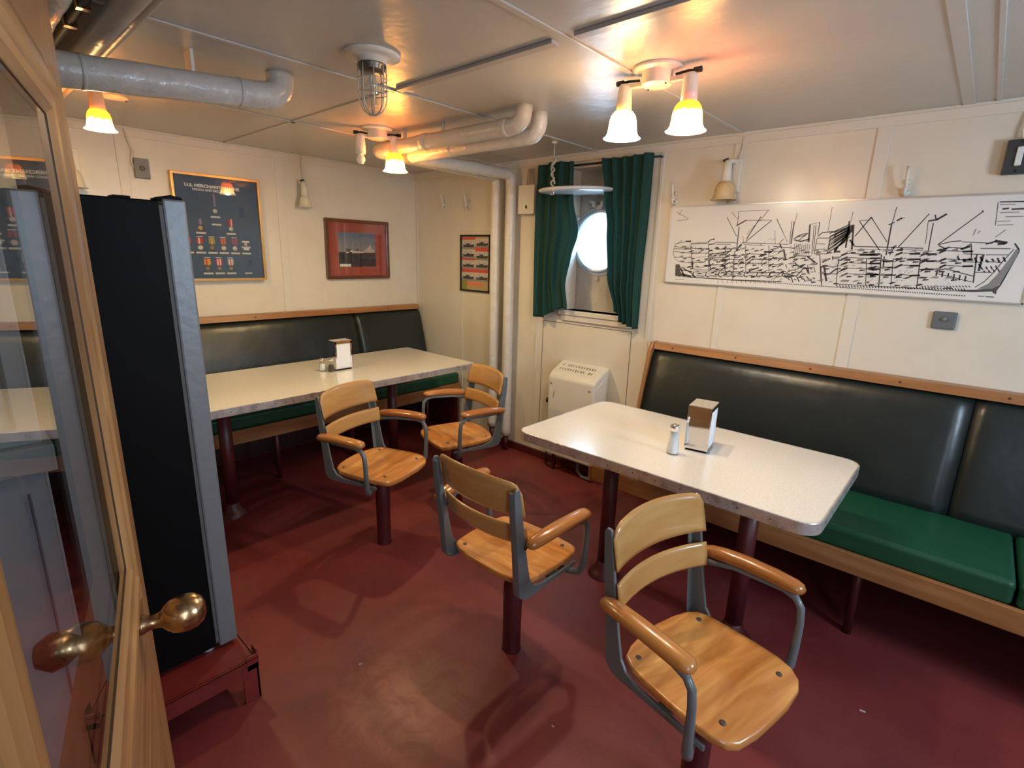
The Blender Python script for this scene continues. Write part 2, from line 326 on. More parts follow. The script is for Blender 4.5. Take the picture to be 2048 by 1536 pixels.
# ceiling battens
tr = MB().box(1.87, 2.66, -1.53, -1.495, H - 0.012, H).box(2.74, 5.2, -1.53, -1.495, H - 0.012, H)
struct(tr.build('trim_4', mat('ceiling batten dark paint', (0.42, 0.39, 0.36), 0.35), bevel=0.002))  # this cross batten is darker than the ceiling paint
tr = MB().box(0, 1.83, -1.525, -1.50, H - 0.006, H)
for x in (0.95, 1.83, 2.70): tr.box(x - 0.012, x + 0.012, -4.2, 0, H - 0.006, H)
tr.box(3.56, 3.60, -4.2, 0, H - 0.005, H).box(3.66, 3.675, -4.2, 0, H - 0.005, H)
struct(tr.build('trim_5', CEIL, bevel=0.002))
# baseboard
struct(MB().box(0.0, 5.2, -0.022, 0, 0, 0.055).build('baseboard_back', BASE, bevel=0.004))
struct(MB().box(0.0, 0.022, -4.2, -0.022, 0, 0.055).build('baseboard_left', BASE, bevel=0.004))

# ------------------------------------------------------------------ window: lining, hull plate, porthole
win = bpy.data.objects.new('window_1', None); col.objects.link(win); win['kind'] = 'structure'
PX, PZ, PR = 1.812, 1.592, 0.200
fr = MB().box(WX0 - 0.02, WX0 + 0.012, -0.012, 0.11, WZ0, WZ1).box(WX1 - 0.012, WX1 + 0.02, -0.012, 0.11, WZ0, WZ1).box(WX0 - 0.02, WX1 + 0.02, -0.012, 0.11, WZ1 - 0.012, WZ1 + 0.02)
fr.build('window_frame', TRIM, win, bevel=0.003)
MB().box(WX0 - 0.025, WX1 + 0.03, -0.03, 0.11, WZ0 - 0.03, WZ0).box(WX0 - 0.01, WX1 + 0.01, -0.018, -0.002, WZ0 - 0.07, WZ0 - 0.03).build('window_sill', TRIM, win, bevel=0.003)
# hull plate with round hole
hp = MB(); N = 64; out = []
x0, x1, z0, z1 = WX0 - 0.06, WX1 + 0.06, WZ0 - 0.06, WZ1 + 0.06
for k in range(N):
    a = 2 * PI * k / N; c, s = math.cos(a), math.sin(a)
    t = min(((x1 - PX) / c if c > 1e-9 else 9), ((x0 - PX) / c if c < -1e-9 else 9), ((z1 - PZ) / s if s > 1e-9 else 9), ((z0 - PZ) / s if s < -1e-9 else 9))
    out.append((PX + c * t, PZ + s * t))
inn = [(PX + PR * math.cos(2 * PI * k / N), PZ + PR * math.sin(2 * PI * k / N)) for k in range(N)]
for (ya, yb) in ((0.121, 0.16),):
    v = [(p[0], ya, p[1]) for p in out] + [(p[0], ya, p[1]) for p in inn] + [(p[0], yb, p[1]) for p in inn] + [(p[0], yb, p[1]) for p in out]
    f = []
    for k in range(N):
        j = (k + 1) % N
        f += [(k, j, N + j, N + k), (N + k, N + j, 2 * N + j, 2 * N + k), (2 * N + k, 2 * N + j, 3 * N + j, 3 * N + k), (3 * N + k, 3 * N + j, j, k)]
    hp.add(v, f)
hp.build('hull_plate', HULL, win)
RY = Matrix.Translation((PX, 0, PZ)) @ Matrix.Rotation(PI / 2, 4, 'X')     # lathe axis -> -y
MB().lathe([(PR - 0.004, -0.155), (PR - 0.004, -0.110), (PR + 0.012, -0.108), (PR + 0.022, -0.112), (PR + 0.026, -0.121)], 56, M=RY).build('porthole_rim', mat('pale blue rim paint', (0.55, 0.60, 0.64), 0.3, coat=0.4), win)
MB().lathe([(PR - 0.018, -0.135), (PR - 0.018, -0.098), (PR - 0.010, -0.092), (PR + 0.002, -0.094), (PR + 0.004, -0.106)], 56, M=RY).build('porthole_ring', mat('pale blue ring paint', (0.5, 0.56, 0.62), 0.25, metal=0.4), win)
MB().lathe([(0.0, -0.128), (PR - 0.017, -0.128)], 48, M=RY).build('pane', GLASS, win)
lug = MB()
for dx in (-0.03, 0.03): lug.box(PX + dx - 0.008, PX + dx + 0.008, 0.055, 0.121, PZ + PR + 0.015, PZ + PR + 0.05).tube([(PX + dx * 2.6, 0.08, PZ + PR + 0.05), (PX + dx, 0.08, PZ + PR + 0.045)], 0.011, 8)
lug.box(PX - 0.02, PX + 0.02, 0.08, 0.121, PZ + PR + 0.005, PZ + PR + 0.03)
build_each(lug, 'hinge_lug', HULL, win, bevel=0.003)
for (a, nm) in ((200, 0), (-52, 1), (140, 2)):
    a = math.radians(a); cx, cz = PX + (PR + 0.035) * math.cos(a), PZ + (PR + 0.035) * math.sin(a)
    g = MB().tube([(cx, 0.12, cz), (cx, 0.075, cz)], 0.009, 10)
    g.tube([(cx + 0.034 * math.cos(t), 0.07, cz + 0.013 * math.sin(t)) for t in [2 * PI * i / 18 for i in range(18)]], 0.0055, 8, closed=True)
    g.build('wing_nut', mat('pale steel', (0.6, 0.63, 0.66), 0.25, metal=0.7), win)
MB().box(PX - 0.004, PX + 0.004, 0.10, 0.121, PZ - PR - 0.05, PZ - PR - 0.025).build('drain_pin', TRIM, win)
# second light, beyond the right edge of the frame: square fixed pane
w2 = bpy.data.objects.new('window_2', None); col.objects.link(w2); w2['kind'] = 'structure'
MB().box(5.19, 5.21, -1.54, -1.5, 1.26, 1.84).box(5.19, 5.21, -1.0, -0.96, 1.26, 1.84).box(5.19, 5.21, -1.5, -1.0, 1.8, 1.84).box(5.19, 5.21, -1.5, -1.0, 1.26, 1.3).build('window_frame', TRIM, w2)

# ------------------------------------------------------------------ deadlight cover, hooked up level above the porthole
dl = thing('deadlight_cover', 'round white steel deadlight cover hooked up level above the porthole', 'porthole cover', (1.788, -0.145, 1.885))
TL = Matrix.Rotation(math.radians(2.5), 4, 'X')
MB().lathe([(0.0, -0.012), (0.18, -0.012), (0.220, -0.010), (0.233, -0.004), (0.235, 0.006), (0.220, 0.012), (0.16, 0.014), (0.05, 0.020), (0.0, 0.020)], 48, M=TL).build('disc', mat('pale blue white enamel', (0.66, 0.70, 0.74), 0.3, coat=0.4), dl)
build_each(MB().box(-0.02, 0.005, 0.19, 0.25, -0.006, 0.016).box(0.045, 0.07, 0.19, 0.25, -0.006, 0.016), 'hinge_arm', TRIM, dl, bevel=0.003)
rp = thing('hanging_rope', 'knotted cotton rope with steel hook hanging from ceiling beside the deadlight cover', 'rope', (1.775, -0.37, 0))
MB().tube([(0, 0, H), (0.002, 0, 2.06), (-0.002, 0, 2.03)], 0.005, 8).tube([(-0.002 + 0.010 * math.sin(i * 1.1), 0.008 * math.cos(i * 1.1), 2.035 - i * 0.0085) for i in range(20)], 0.0055, 8).tube([(0.012 * math.cos(i * 0.5), 0.006 * math.sin(i), 2.04 - i * 0.010) for i in range(15)], 0.005, 8).build('cord', ROPE, rp)
MB().tube([(0, 0, 1.885), (0, 0, 1.875), (-0.001, 0, 1.868)] + [(-0.001 + 0.012 * math.sin(t), 0, 1.852 + 0.012 * math.cos(t)) for t in [i * 0.4 for i in range(1, 13)]], 0.0025, 8).build('hook', CHROME, rp)
MB().lathe([(0.0, 0), (0.018, 0), (0.014, -0.010), (0.0, -0.012)], 16, (0, 0, H)).build('ceiling_eye', TRIM, rp)

# ------------------------------------------------------------------ curtains
rod = tag(MB().tube([(1.40, -0.030, 2.055), (2.27, -0.030, 2.055)], 0.006, 10).tube([(1.40, -0.030, 2.055), (1.40, 0.0, 2.055)], 0.006, 8).tube([(2.27, -0.030, 2.055), (2.27, 0.0, 2.055)], 0.006, 8).build('curtain_rod', DARKM), 'thin dark curtain rod above the porthole recess', 'curtain rod')
def lerp_tab(t, tab):
    for (a, va), (c, vc) in zip(tab, tab[1:]):
        if t <= c: 
            k = (t - a) / (c - a); k = k * k * (3 - 2 * k); return va + (vc - va) * k
    return tab[-1][1]
def curtain(left, right, top, bot, folds, amp, ph, y0=-0.078, extra=None):
    def fn(u, v):
        xl, xr = lerp_tab(v, left), lerp_tab(v, right)
        zt = lerp_tab(u, top); zb = lerp_tab(u, bot)
        a = amp * (0.75 + 0.25 * v)
        y = y0 - a * math.sin(2 * PI * folds * u + ph + 0.5 * math.sin(3 * v)) - 0.3 * a * math.sin(2 * PI * folds * 2.3 * u + 1.3 + v)
        if extra: y += extra(u, v)
        x = xl + (xr - xl) * u + 0.25 * a * math.cos(2 * PI * folds * u + ph)
        return (x, y, zt + (zb - zt) * v)
    return fn
cl = MB().grid(curtain([(0, 1.425), (0.3, 1.42), (1, 1.43)], [(0, 1.715), (0.25, 1.712), (0.45, 1.735), (0.62, 1.70), (0.8, 1.69), (1, 1.725)], [(0, 2.068), (0.5, 2.080), (1, 2.070)], [(0, 1.075), (0.25, 1.072), (0.55, 1.12), (0.8, 1.15), (1, 1.145)], 3.4, 0.020, 0.4,
    extra=lambda u, v: math.exp(-((v - 0.50) / 0.24) ** 2) * (0.055 / (1 + math.exp(-(u - 0.86) / 0.03)) - 0.030 * math.exp(-((u - 0.52) / 0.12) ** 2))), 70, 60).build('curtain', CURT, solid=0.003)
tag(cl, 'green cloth curtain drawn to the left of the porthole, hem pushed up on the sill', 'curtain')
cr = MB().grid(curtain([(0, 1.925), (0.2, 1.955), (0.45, 1.995), (0.75, 2.02), (1, 2.085)], [(0, 2.245), (0.3, 2.245), (0.7, 2.235), (1, 2.235)], [(0, 2.068), (0.4, 2.064), (1, 2.072)], [(0, 1.17), (0.35, 1.10), (1, 1.075)], 4.6, 0.021, 1.1), 90, 60).build('curtain', CURT, solid=0.003)
tag(cr, 'longer green cloth curtain hanging to the right of the porthole in deep folds', 'curtain')

# ------------------------------------------------------------------ heater under the window
ht = thing('wall_heater', 'cream painted steel heater box with sloping top under the window', 'heater', (1.845, 0, 0))
hb = MB().prism([(-0.002, 0.14), (-0.175, 0.14), (-0.175, 0.70), (-0.150, 0.728), (-0.03, 0.79), (-0.002, 0.79)], 'x', -0.185, 0.19)
hb.build('casing', WHITE, ht, bevel=0.014, seg=3)
gr = MB()
NG = Vector((0, -0.062, 0.120)).normalized()
def gp(x, t, h=0.0012):    # point on the sloping top
    y = -0.150 + 0.12 * t; z = 0.728 + 0.062 * t
    return Vector((x, y, z)) + Vector((0, -0.459, 0.888)) * h
for i in range(26):
    x = -0.135 + (i % 13) * 0.021; t = 0.25 + (i // 13) * 0.33
    if random.random() < 0.8:
        d = random.uniform(0.004, 0.009); v = [gp(x, t), gp(x + d, t + 0.04), gp(x + d * 0.8, t + 0.2), gp(x - 0.002, t + 0.14)]
        gr.add(v, [(0, 1, 2, 3)])
gr.build('perforation', mat('grille dark', (0.10, 0.085, 0.07), 0.8), ht, fix=False)
mk = MB()
for x in (-0.155, 0.155): mk.tube([(x, -0.176, 0.655), (x, -0.180, 0.655)], 0.007, 10)
build_each(mk, 'screw', ALU, ht)
MB().prism([(-0.030, 0.16), (-0.165, 0.16), (-0.165, 0.66), (-0.155, 0.675), (-0.04, 0.735), (-0.030, 0.73)], 'x', 0.190, 0.196).build('side_panel', WHITE, ht, bevel=0.004)
MB().add([(-0.128, -0.1765, 0.60), (-0.124, -0.1765, 0.60), (-0.134, -0.1765, 0.555), (-0.137, -0.1765, 0.555)], [(0, 1, 2, 3)]).build('scratch', DARKM, ht, fix=False)
MB().tube([(-0.19, -0.10, 0.50), (-0.225, -0.10, 0.50)], 0.006, 8).tube([(-0.225, -0.10, 0.50), (-0.24, -0.10, 0.50)], 0.020, 12).tube([(-0.228, -0.10, 0.50), (-0.228, -0.10, 0.02), (-0.19, -0.10, 0.0)], 0.007, 8).build('valve', DARKM, ht)
for x in (-0.16, 0.16): MB().tube([(x, -0.10, 0.142), (x, -0.10, 0.0)], 0.014, 10).build('foot', MAROON, ht)
MB().tube([(0.05, -0.10, 0.142), (0.05, -0.10, 0.05), (0.09, -0.10, 0.018), (0.18, -0.10, 0.018)], 0.012, 8).build('supply_pipe', GREYBOX, ht)

# ------------------------------------------------------------------ pipes
def arc(c, a0, a1, r, ax1, ax2, n=6):
    return [Vector(c) + Vector(ax1) * (r * math.cos(a0 + (a1 - a0) * i / n)) + Vector(ax2) * (r * math.sin(a0 + (a1 - a0) * i / n)) for i in range(n + 1)]
def rounded(pts, r, n=7):
    pts = [Vector(p) for p in pts]; out = [pts[0]]
    for a, b_, c in zip(pts, pts[1:], pts[2:]):
        d1 = (a - b_).normalized(); d2 = (c - b_).normalized(); p = b_ + d1 * r; q = b_ + d2 * r
        for i in range(n + 1):
            t = i / n; out.append(p * (1 - t) ** 2 + b_ * (2 * t * (1 - t)) + q * t * t)
    out.append(pts[-1]); return out
def wobble(pts, step=0.05):
    out = []
    for a, c in zip(pts, pts[1:]):
        n = max(1, int((c - a).length / step))
        for i in range(n): out.append(a.lerp(c, i / n))
    out.append(pts[-1]); return out
def lagged(name, label, path, r, rad, joints=(), m=PIPE, amp=0.03):
    p = wobble(rounded(path, rad)); rs = [r * (1 + random.uniform(-amp, amp)) for _ in p]
    o = MB().tube(p, rs, 18).build(name, m)
    return tag(o, label, 'pipe')
pp = thing('heating_pipe', 'white lagged pipe along ceiling, turning down the back wall as the left riser', 'pipe', group=None)
def pipe_thing(t, path, r, rad, clamps, joints):
    r = 0.037
    p = wobble(rounded(path, rad), 0.04)
    MB().tube(p, [r * (1 + random.uniform(-0.025, 0.025)) for _ in p], 18).build('lagging', PIPE, t)
    for c, d in joints:
        c = Vector(c); d = Vector(d); MB().tube([c - d * 0.022, c - d * 0.012, c + d * 0.012, c + d * 0.022], [r * 1.02, r * 1.10, r * 1.10, r * 1.02], 18).build('joint_band', PIPE, t)
    for c in clamps:
        c = Vector(c); MB().tube([c, (c.x, c.y, H)], 0.009, 8).build('hanger', TRIM, t)
pipe_thing(pp, [(2.12, -1.03, H), (2.12, -1.04, 2.052), (1.03, -1.075, 2.045), (1.03, -0.075, 2.03), (1.035, -0.072, 0.16)], 0.034, 0.06,
    [(1.60, -1.055, 2.06), (1.30, -1.065, 2.06)], [((1.47, -1.062, 2.048), (1, 0.02, 0)), ((2.02, -1.043, 2.052), (1, 0.02, 0))])
pp2 = thing('heating_pipe', 'white lagged pipe nearest the window, turning down the back wall as the right riser', 'pipe')
pipe_thing(pp2, [(2.10, -0.90, H), (2.10, -0.905, 2.035), (1.17, -0.94, 2.025), (1.175, -0.075, 2.03), (1.183, -0.07, 0.12)], 0.034, 0.06,
    [(1.85, -0.91, 2.04)], [((1.52, -0.926, 2.03), (1, 0.03, 0)), ((1.171, -0.42, 2.028), (0, 1, 0))])
MB().tube([(1.183, -0.07, 0.12), (1.183, -0.07, 0.0)], 0.022, 12).build('pipe_foot', MAROON, pp2)
MB().tube([(1.035, -0.072, 0.16), (1.035, -0.072, 0.0)], 0.022, 12).build('pipe_foot', MAROON, pp)
dk = thing('ventilation_duct', 'thick grey lagged duct under the ceiling with an upturned elbow', 'duct')
p = wobble(rounded([(1.65, -3.3, 1.91), (1.65, -1.895, 2.046), (1.65, -1.895, H)], 0.07), 0.05)
MB().tube(p, [0.048 * (1 + random.uniform(-0.025, 0.025)) for _ in p], 24).build('lagging', mat('grey lagging paint', (0.50, 0.48, 0.45), 0.4, bump=(22, 0.6, 0.012), mottle=((0.60, 0.58, 0.54), 8, 0.45, 0.7), coat=0.3), dk)
for y in (-2.05, -2.50): 
    zc = 2.046 + (y + 1.895) * 0.0968
    MB().tube([(1.65, y - 0.006, zc), (1.65, y + 0.006, zc)], 0.0498, 24).build('tape_band', MATS['grey lagging paint'], dk)
MB().box(1.60, 1.66, -2.20, -2.19, 2.03, H).build('hanger', TRIM, dk)
gp_ = mat('dark grey pipe paint', (0.40, 0.385, 0.365), 0.4, bump=(20, 0.4, 0.01))  # even grey, darker than the lagged pipe paint
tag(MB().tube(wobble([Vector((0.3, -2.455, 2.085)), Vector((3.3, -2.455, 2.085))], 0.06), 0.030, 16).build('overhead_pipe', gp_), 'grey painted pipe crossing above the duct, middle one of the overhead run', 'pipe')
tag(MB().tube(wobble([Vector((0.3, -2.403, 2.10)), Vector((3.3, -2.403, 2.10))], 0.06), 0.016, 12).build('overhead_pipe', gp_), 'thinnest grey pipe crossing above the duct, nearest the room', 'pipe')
tag(MB().tube(wobble([Vector((0.3, -2.588, 2.089)), Vector((3.3, -2.588, 2.089))], 0.06), [0.038 * (1 + random.uniform(-0.03, 0.03)) for _ in range(51)], 20).build('overhead_pipe', PIPE), 'thick white lagged pipe crossing the ceiling above the open door', 'pipe')
cb = thing('cable_run', 'dark cables with brass clips between the overhead pipes', 'cable')
MB().tube([(0.3, -2.51, 2.115), (3.3, -2.51, 2.115)], 0.012, 10).build('cable', DARKM, cb)
for x in (1.66, 1.84, 1.98): MB().box(x - 0.012, x + 0.012, -2.525, -2.495, 2.098, H).build('clip', BRASS, cb)

# ------------------------------------------------------------------ lamps
def shade_mb(z=0, s=1.0):
    o = [(0.024, 0), (0.034, -0.005), (0.043, -0.017), (0.048, -0.034), (0.050, -0.056), (0.053, -0.074), (0.059, -0.086), (0.067, -0.092)]
    i = [(r - 0.003, h) for r, h in reversed(o[1:])]
    return MB().lathe([(r * s, h * s + z) for r, h in o + i + [(0.020, -0.004)]], 32)
SH_W = lit_shade('glowing white shade', (1.0, 0.72, 0.30), (1.0, 0.92, 0.78), 1.3, 6.0, -0.01, -0.09)
SH_O = lit_shade('glowing amber shade', (1.0, 0.30, 0.05), (1.0, 0.80, 0.50), 0.75, 5.0, -0.018, -0.075)
SH_Y = lit_shade('glowing yellow shade', (1.0, 0.42, 0.04), (1.0, 0.78, 0.42), 0.9, 4.5, -0.026, -0.080)
def bulb_mb(r=0.026, z=-0.03):
    return MB().lathe([(0.0, z - 2.3 * r), (r * 0.6, z - 2.15 * r), (r, z - 1.35 * r), (r * 0.9, z - 0.75 * r), (r * 0.5, z - 0.1 * r), (r * 0.45, z + 0.3 * r), (0, z + 0.3 * r)], 20)
BULB = mat('glowing bulb', (1, 0.9, 0.75), 0.3, emit=((1.0, 0.85, 0.62), 25))
BULBOFF = mat('frosted bulb unlit', (0.80, 0.76, 0.66), 0.15, coat=0.6)
def point(name, loc, energy, color, rad=0.028):
    l = bpy.data.lights.new(name, 'POINT'); l.energy = energy; l.color = color; l.shadow_soft_size = rad
    o = bpy.data.objects.new(name, l); col.objects.link(o); o.location = loc; return o
def twin_lamp(label, c, d, ztop, ends, ss=1.0):
    # ends: list of (distance along d, kind, energy, colour, shade material)
    d = Vector((d[0], d[1], 0)).normalized(); ang = math.atan2(d.y, d.x)
    t = thing('twin_ceiling_lamp' if len(ends) > 1 else 'ceiling_lamp', label, 'ceiling lamp', (c[0], c[1], 0), ang)
    MB().lathe([(0.0, H), (0.085, H), (0.085, H - 0.008), (0.074, H - 0.012), (0.052, H - 0.014), (0.052, ztop - 0.012), (0.048, ztop - 0.016), (0.0, ztop - 0.016)], 32).build('canopy', WHITE, t)
    build_each(MB().tube([(-0.040, 0.02, ztop - 0.016), (-0.040, 0.02, ztop - 0.020)], 0.003, 8).tube([(0.040, -0.02, ztop - 0.016), (0.040, -0.02, ztop - 0.020)], 0.003, 8), 'screw', DARKM, t)
    for (s, kind, en, colr, sm) in ends:
        sg = 1 if s > 0 else -1
        MB().box(min(sg * 0.04, s), max(sg * 0.04, s), -0.010, 0.010, ztop - 0.012, ztop + 0.004).build('arm', WHITE, t, bevel=0.003)
        k = MB().tube([(s * 0.55, 0.0, ztop + 0.010), (s * 0.9, 0, ztop + 0.014), (s + sg * 0.012, 0, ztop + 0.012)], 0.0045, 8).tube([(s + sg * 0.008, 0, ztop + 0.012), (s + sg * 0.034, 0, ztop + 0.012)], 0.009, 10)
        k.build('switch_lead', DARKM, t)
        so = MB().lathe([(0.0, ztop + 0.004), (0.020, ztop + 0.004), (0.023, ztop - 0.006), (0.025, ztop - 0.030), (0.0265, ztop - 0.055), (0.028, ztop - 0.084), (0.0, ztop - 0.084)], 24, (s, 0, 0)); so.build('socket', WHITE, t)
        zs = ztop - 0.080
        if kind == 'bare':
            MB().lathe([(0, 0.0), (0.0265, 0.0), (0.026, -0.010), (0, -0.010)], 24).build('socket_sleeve', WHITE, t, loc=(s, 0, zs - 0.004)); bulb_mb(0.024, -0.012).build('bulb', BULBOFF, t, loc=(s, 0, zs))
        else:
            shade_mb(0, ss).build('lamp_shade', sm, t, loc=(s, 0, zs))
            bulb_mb(0.020, -0.008).build('bulb', BULB, t, loc=(s, 0, zs))
            P = t.matrix_basis @ Vector((s, 0, zs - 0.070)); point('lamp_light', P, en, colr)
    return t
twin_lamp('white twin ceiling lamp over the right table, both shades glowing', (2.795, -1.112), (1, 0.08), 2.09, ((-0.118, 'lit', 17, (1.0, 0.90, 0.74), SH_W), (0.118, 'lit', 15, (1.0, 0.74, 0.44), SH_O)))
twin_lamp('twin ceiling lamp over the left table with one bare bulb and one glowing shade', (1.19, -1.165), (0.5, 0.75), 2.09, ((-0.09, 'bare', 0, None, None), (0.09, 'lit', 26, (1.0, 0.76, 0.38), SH_Y)))
twin_lamp('ceiling lamp with amber glowing shade behind the thick duct, above the fridge', (0.905, -2.262), (0.05, -0.07), 2.10, ((0.088, 'lit', 20, (1.0, 0.76, 0.38), SH_Y),), 0.85)

# caged bulkhead lamp
cg = thing('caged_lamp', 'unlit glass lamp in a wire cage on the ceiling', 'ceiling lamp', (2.10, -1.79, 0))
MB().lathe([(0.0, H), (0.095, H), (0.095, H - 0.006), (0.07, H - 0.010), (0.05, H - 0.016), (0.046, H - 0.03), (0, H - 0.03)], 32).build('base_plate', TRIM, cg)
MB().lathe([(0.0, H - 0.028), (0.046, H - 0.028), (0.048, H - 0.034), (0.042, H - 0.040), (0.043, H - 0.046), (0.037, H - 0.054), (0.0, H - 0.054)], 24).build('collar', mat('aged bronze collar', (0.16, 0.13, 0.10), 0.35, metal=0.7), cg)
ca = MB()
for k in range(4):
    a = PI * k / 4 + 0.3; c_, s_ = math.cos(a), math.sin(a)
    pr = [(0.046, H - 0.032), (0.047, H - 0.07), (0.047, H - 0.13), (0.043, H - 0.150), (0.032, H - 0.170), (0.016, H - 0.182), (0.0, H - 0.185)]
    ca.tube([(r * c_, r * s_, z) for r, z in pr] + [(-r * c_, -r * s_, z) for r, z in reversed(pr[:-1])], 0.0021, 6)
for z in (H - 0.075, H - 0.118): ca.tube([(0.047 * math.cos(t), 0.047 * math.sin(t), z) for t in [2 * PI * i / 24 for i in range(24)]], 0.0019, 6, closed=True)
ca.build('wire_cage', mat('cage wire', (0.50, 0.46, 0.40), 0.4, metal=0.5), cg)
MB().lathe([(0.030, H - 0.054), (0.033, H - 0.07), (0.036, H - 0.11), (0.033, H - 0.135), (0.020, H - 0.150), (0.0, H - 0.155)], 24).build('glass_jar', JAR, cg)
bulb_mb(0.021, H - 0.066).build('bulb', JAR, cg)

# wall lamps: bracket box, socket, hanging shade
def wall_lamp(label, P, R3, sm, with_box=True, s=1.0, conduit=None):
    t = thing('wall_lamp', label, 'wall lamp', P, R3, 'unlit wall lamps')         # local: wall behind at +y, room at -y
    MB().box(-0.022, 0.022, -0.026, 0, -0.13, 0.03).build('bracket', WHITE, t, bevel=0.003)
    MB().box(-0.045, 0.0, -0.075, -0.02, 0.006, 0.024).build('arm', WHITE, t, bevel=0.003)
    MB().lathe([(0, 0.022), (0.010, 0.022), (0.014, 0.012), (0.021, 0.006), (0.023, -0.03), (0.026, -0.085), (0.0, -0.085)], 24, (-0.03, -0.07, 0)).build('socket', WHITE, t)
    shade_mb(0, s).build('lamp_shade', sm, t, loc=(-0.03, -0.07, -0.080))
    MB().tube([(-0.055, -0.07, 0.020), (-0.03, -0.07, 0.028)], 0.006, 8).build('knob', DARKM, t)
    if conduit: MB().tube(conduit, 0.0045, 8).build('lead', TRIM, t)
    return t
wall_lamp('unlit wall lamp with amber glass shade above the ship drawing', (2.70, 0, 1.972), 0, SHADEOFF, conduit=[(0.0, -0.012, 0.03), (0.012, -0.008, 0.07), (0.012, -0.008, 0.14)])
wall_lamp('unlit wall lamp with pale shade between the medal display and the red matted picture', (0, -1.00, 1.93), PI / 2, SHADEW, s=0.8, conduit=[(0.0, -0.008, 0.03), (-0.01, -0.008, 0.10), (-0.01, -0.008, 0.195)])
wall_lamp('unlit wall lamp with pale yellow shade partly hidden behind the fridge top', (0, -2.285, 1.945), PI / 2, SHADEW, conduit=[(0.0, -0.008, 0.03), (-0.02, -0.008, 0.10), (-0.02, -0.008, 0.18)])

# ================================================================== FURNITURE
def rrect(x0, x1, y0, y1, rs, n=7):
    # rounded rectangle outline; rs = radii at (x0,y0),(x1,y0),(x1,y1),(x0,y1)
    out = []
    for (cx, cy, a0, r) in ((x0 + rs[0], y0 + rs[0], PI, rs[0]), (x1 - rs[1], y0 + rs[1], 1.5 * PI, rs[1]), (x1 - rs[2], y1 - rs[2], 0, rs[2]), (x0 + rs[3], y1 - rs[3], 0.5 * PI, rs[3])):
        for i in range(n + 1):
            a = a0 + 0.5 * PI * i / n; out.append((cx + r * math.cos(a), cy + r * math.sin(a)))
    return out
def table(label, x0, x1, y0, y1, rs, posts, pr=0.034):
    t = thing('mess_table', label, 'table', ((x0 + x1) / 2, (y0 + y1) / 2, 0)); cx, cy = (x0 + x1) / 2, (y0 + y1) / 2
    a, b_, c, d = x0 - cx, x1 - cx, y0 - cy, y1 - cy
    MB().prism(rrect(a + 0.004, b_ - 0.004, c + 0.004, d - 0.004, [max(r - 0.004, 0.003) for r in rs]), 'z', 0.712, 0.7495).build('tabletop', FORMICA, t, bevel=0.001)
    o = rrect(a, b_, c, d, rs); n = len(o); i_ = rrect(a + 0.005, b_ - 0.005, c + 0.005, d - 0.005, [max(r - 0.005, 0.002) for r in rs])
    def band(pa, za, pb, zb):
        return [(p[0], p[1], za) for p in pa] + [(p[0], p[1], zb) for p in pb], [(k, (k + 1) % n, n + (k + 1) % n, n + k) for k in range(n)]
    e_ = MB(); i2 = rrect(a + 0.0015, b_ - 0.0015, c + 0.0015, d - 0.0015, [max(r - 0.0015, 0.002) for r in rs])
    for q in (band(o, 0.711, o, 0.7485), band(o, 0.7485, i2, 0.7508), band(i2, 0.7508, i_, 0.7508), band(i_, 0.7508, i_, 0.745), band(i_, 0.711, o, 0.711)): e_.add(q[0], q[1], True)
    e_.build('edge_strip', ALU, t, fix=False)
    sc = MB(); per = []
    for k in range(n):
        j = (k + 1) % n; p, q = Vector(o[k]), Vector(o[j]); L_ = (q - p).length
        if L_ > 0.3:
            m_ = int(L_ / 0.105)
            for i in range(m_ + 1):
                c_ = p.lerp(q, (i + 0.4 + random.uniform(-.12, .12)) / (m_ + 1)); nrm = Vector(((q - p).y, -(q - p).x)).normalized()
                sc.tube([(c_.x, c_.y, 0.731), (c_.x + nrm.x * 0.0012, c_.y + nrm.y * 0.0012, 0.731)], 0.0026, 8)
    build_each(sc, 'edge_screw', mat('rusty screw', (0.10, 0.06, 0.045), 0.6), t)
    for (px, py) in posts:
        MB().tube([(px - cx, py - cy, 0.0), (px - cx, py - cy, 0.712)], pr, 20).build('post', MAROON, t)
        MB().lathe([(0.076, 0.0), (0.074, 0.010), (0.060, 0.024), (0.044, 0.045), (0.038, 0.07), (pr, 0.075)], 24, (px - cx, py - cy, 0)).build('floor_flange', MAROON, t)
        MB().box(px - cx - 0.15, px - cx + 0.15, py - cy - 0.03, py - cy + 0.03, 0.700, 0.712).build('bracket', MAROON, t)
    return t
table('white topped table with rounded corners in front of the right green bench', 2.352, 3.535, -1.285, -0.575, [0.055, 0.065, 0.065, 0.075], [(2.64, -0.93), (3.255, -0.93)])
table('long white topped table in front of the left bench, partly behind the fridge', 0.43, 1.215, -2.30, -0.435, [0.02, 0.02, 0.025, 0.02], [(0.80, -0.85), (0.80, -1.95)])

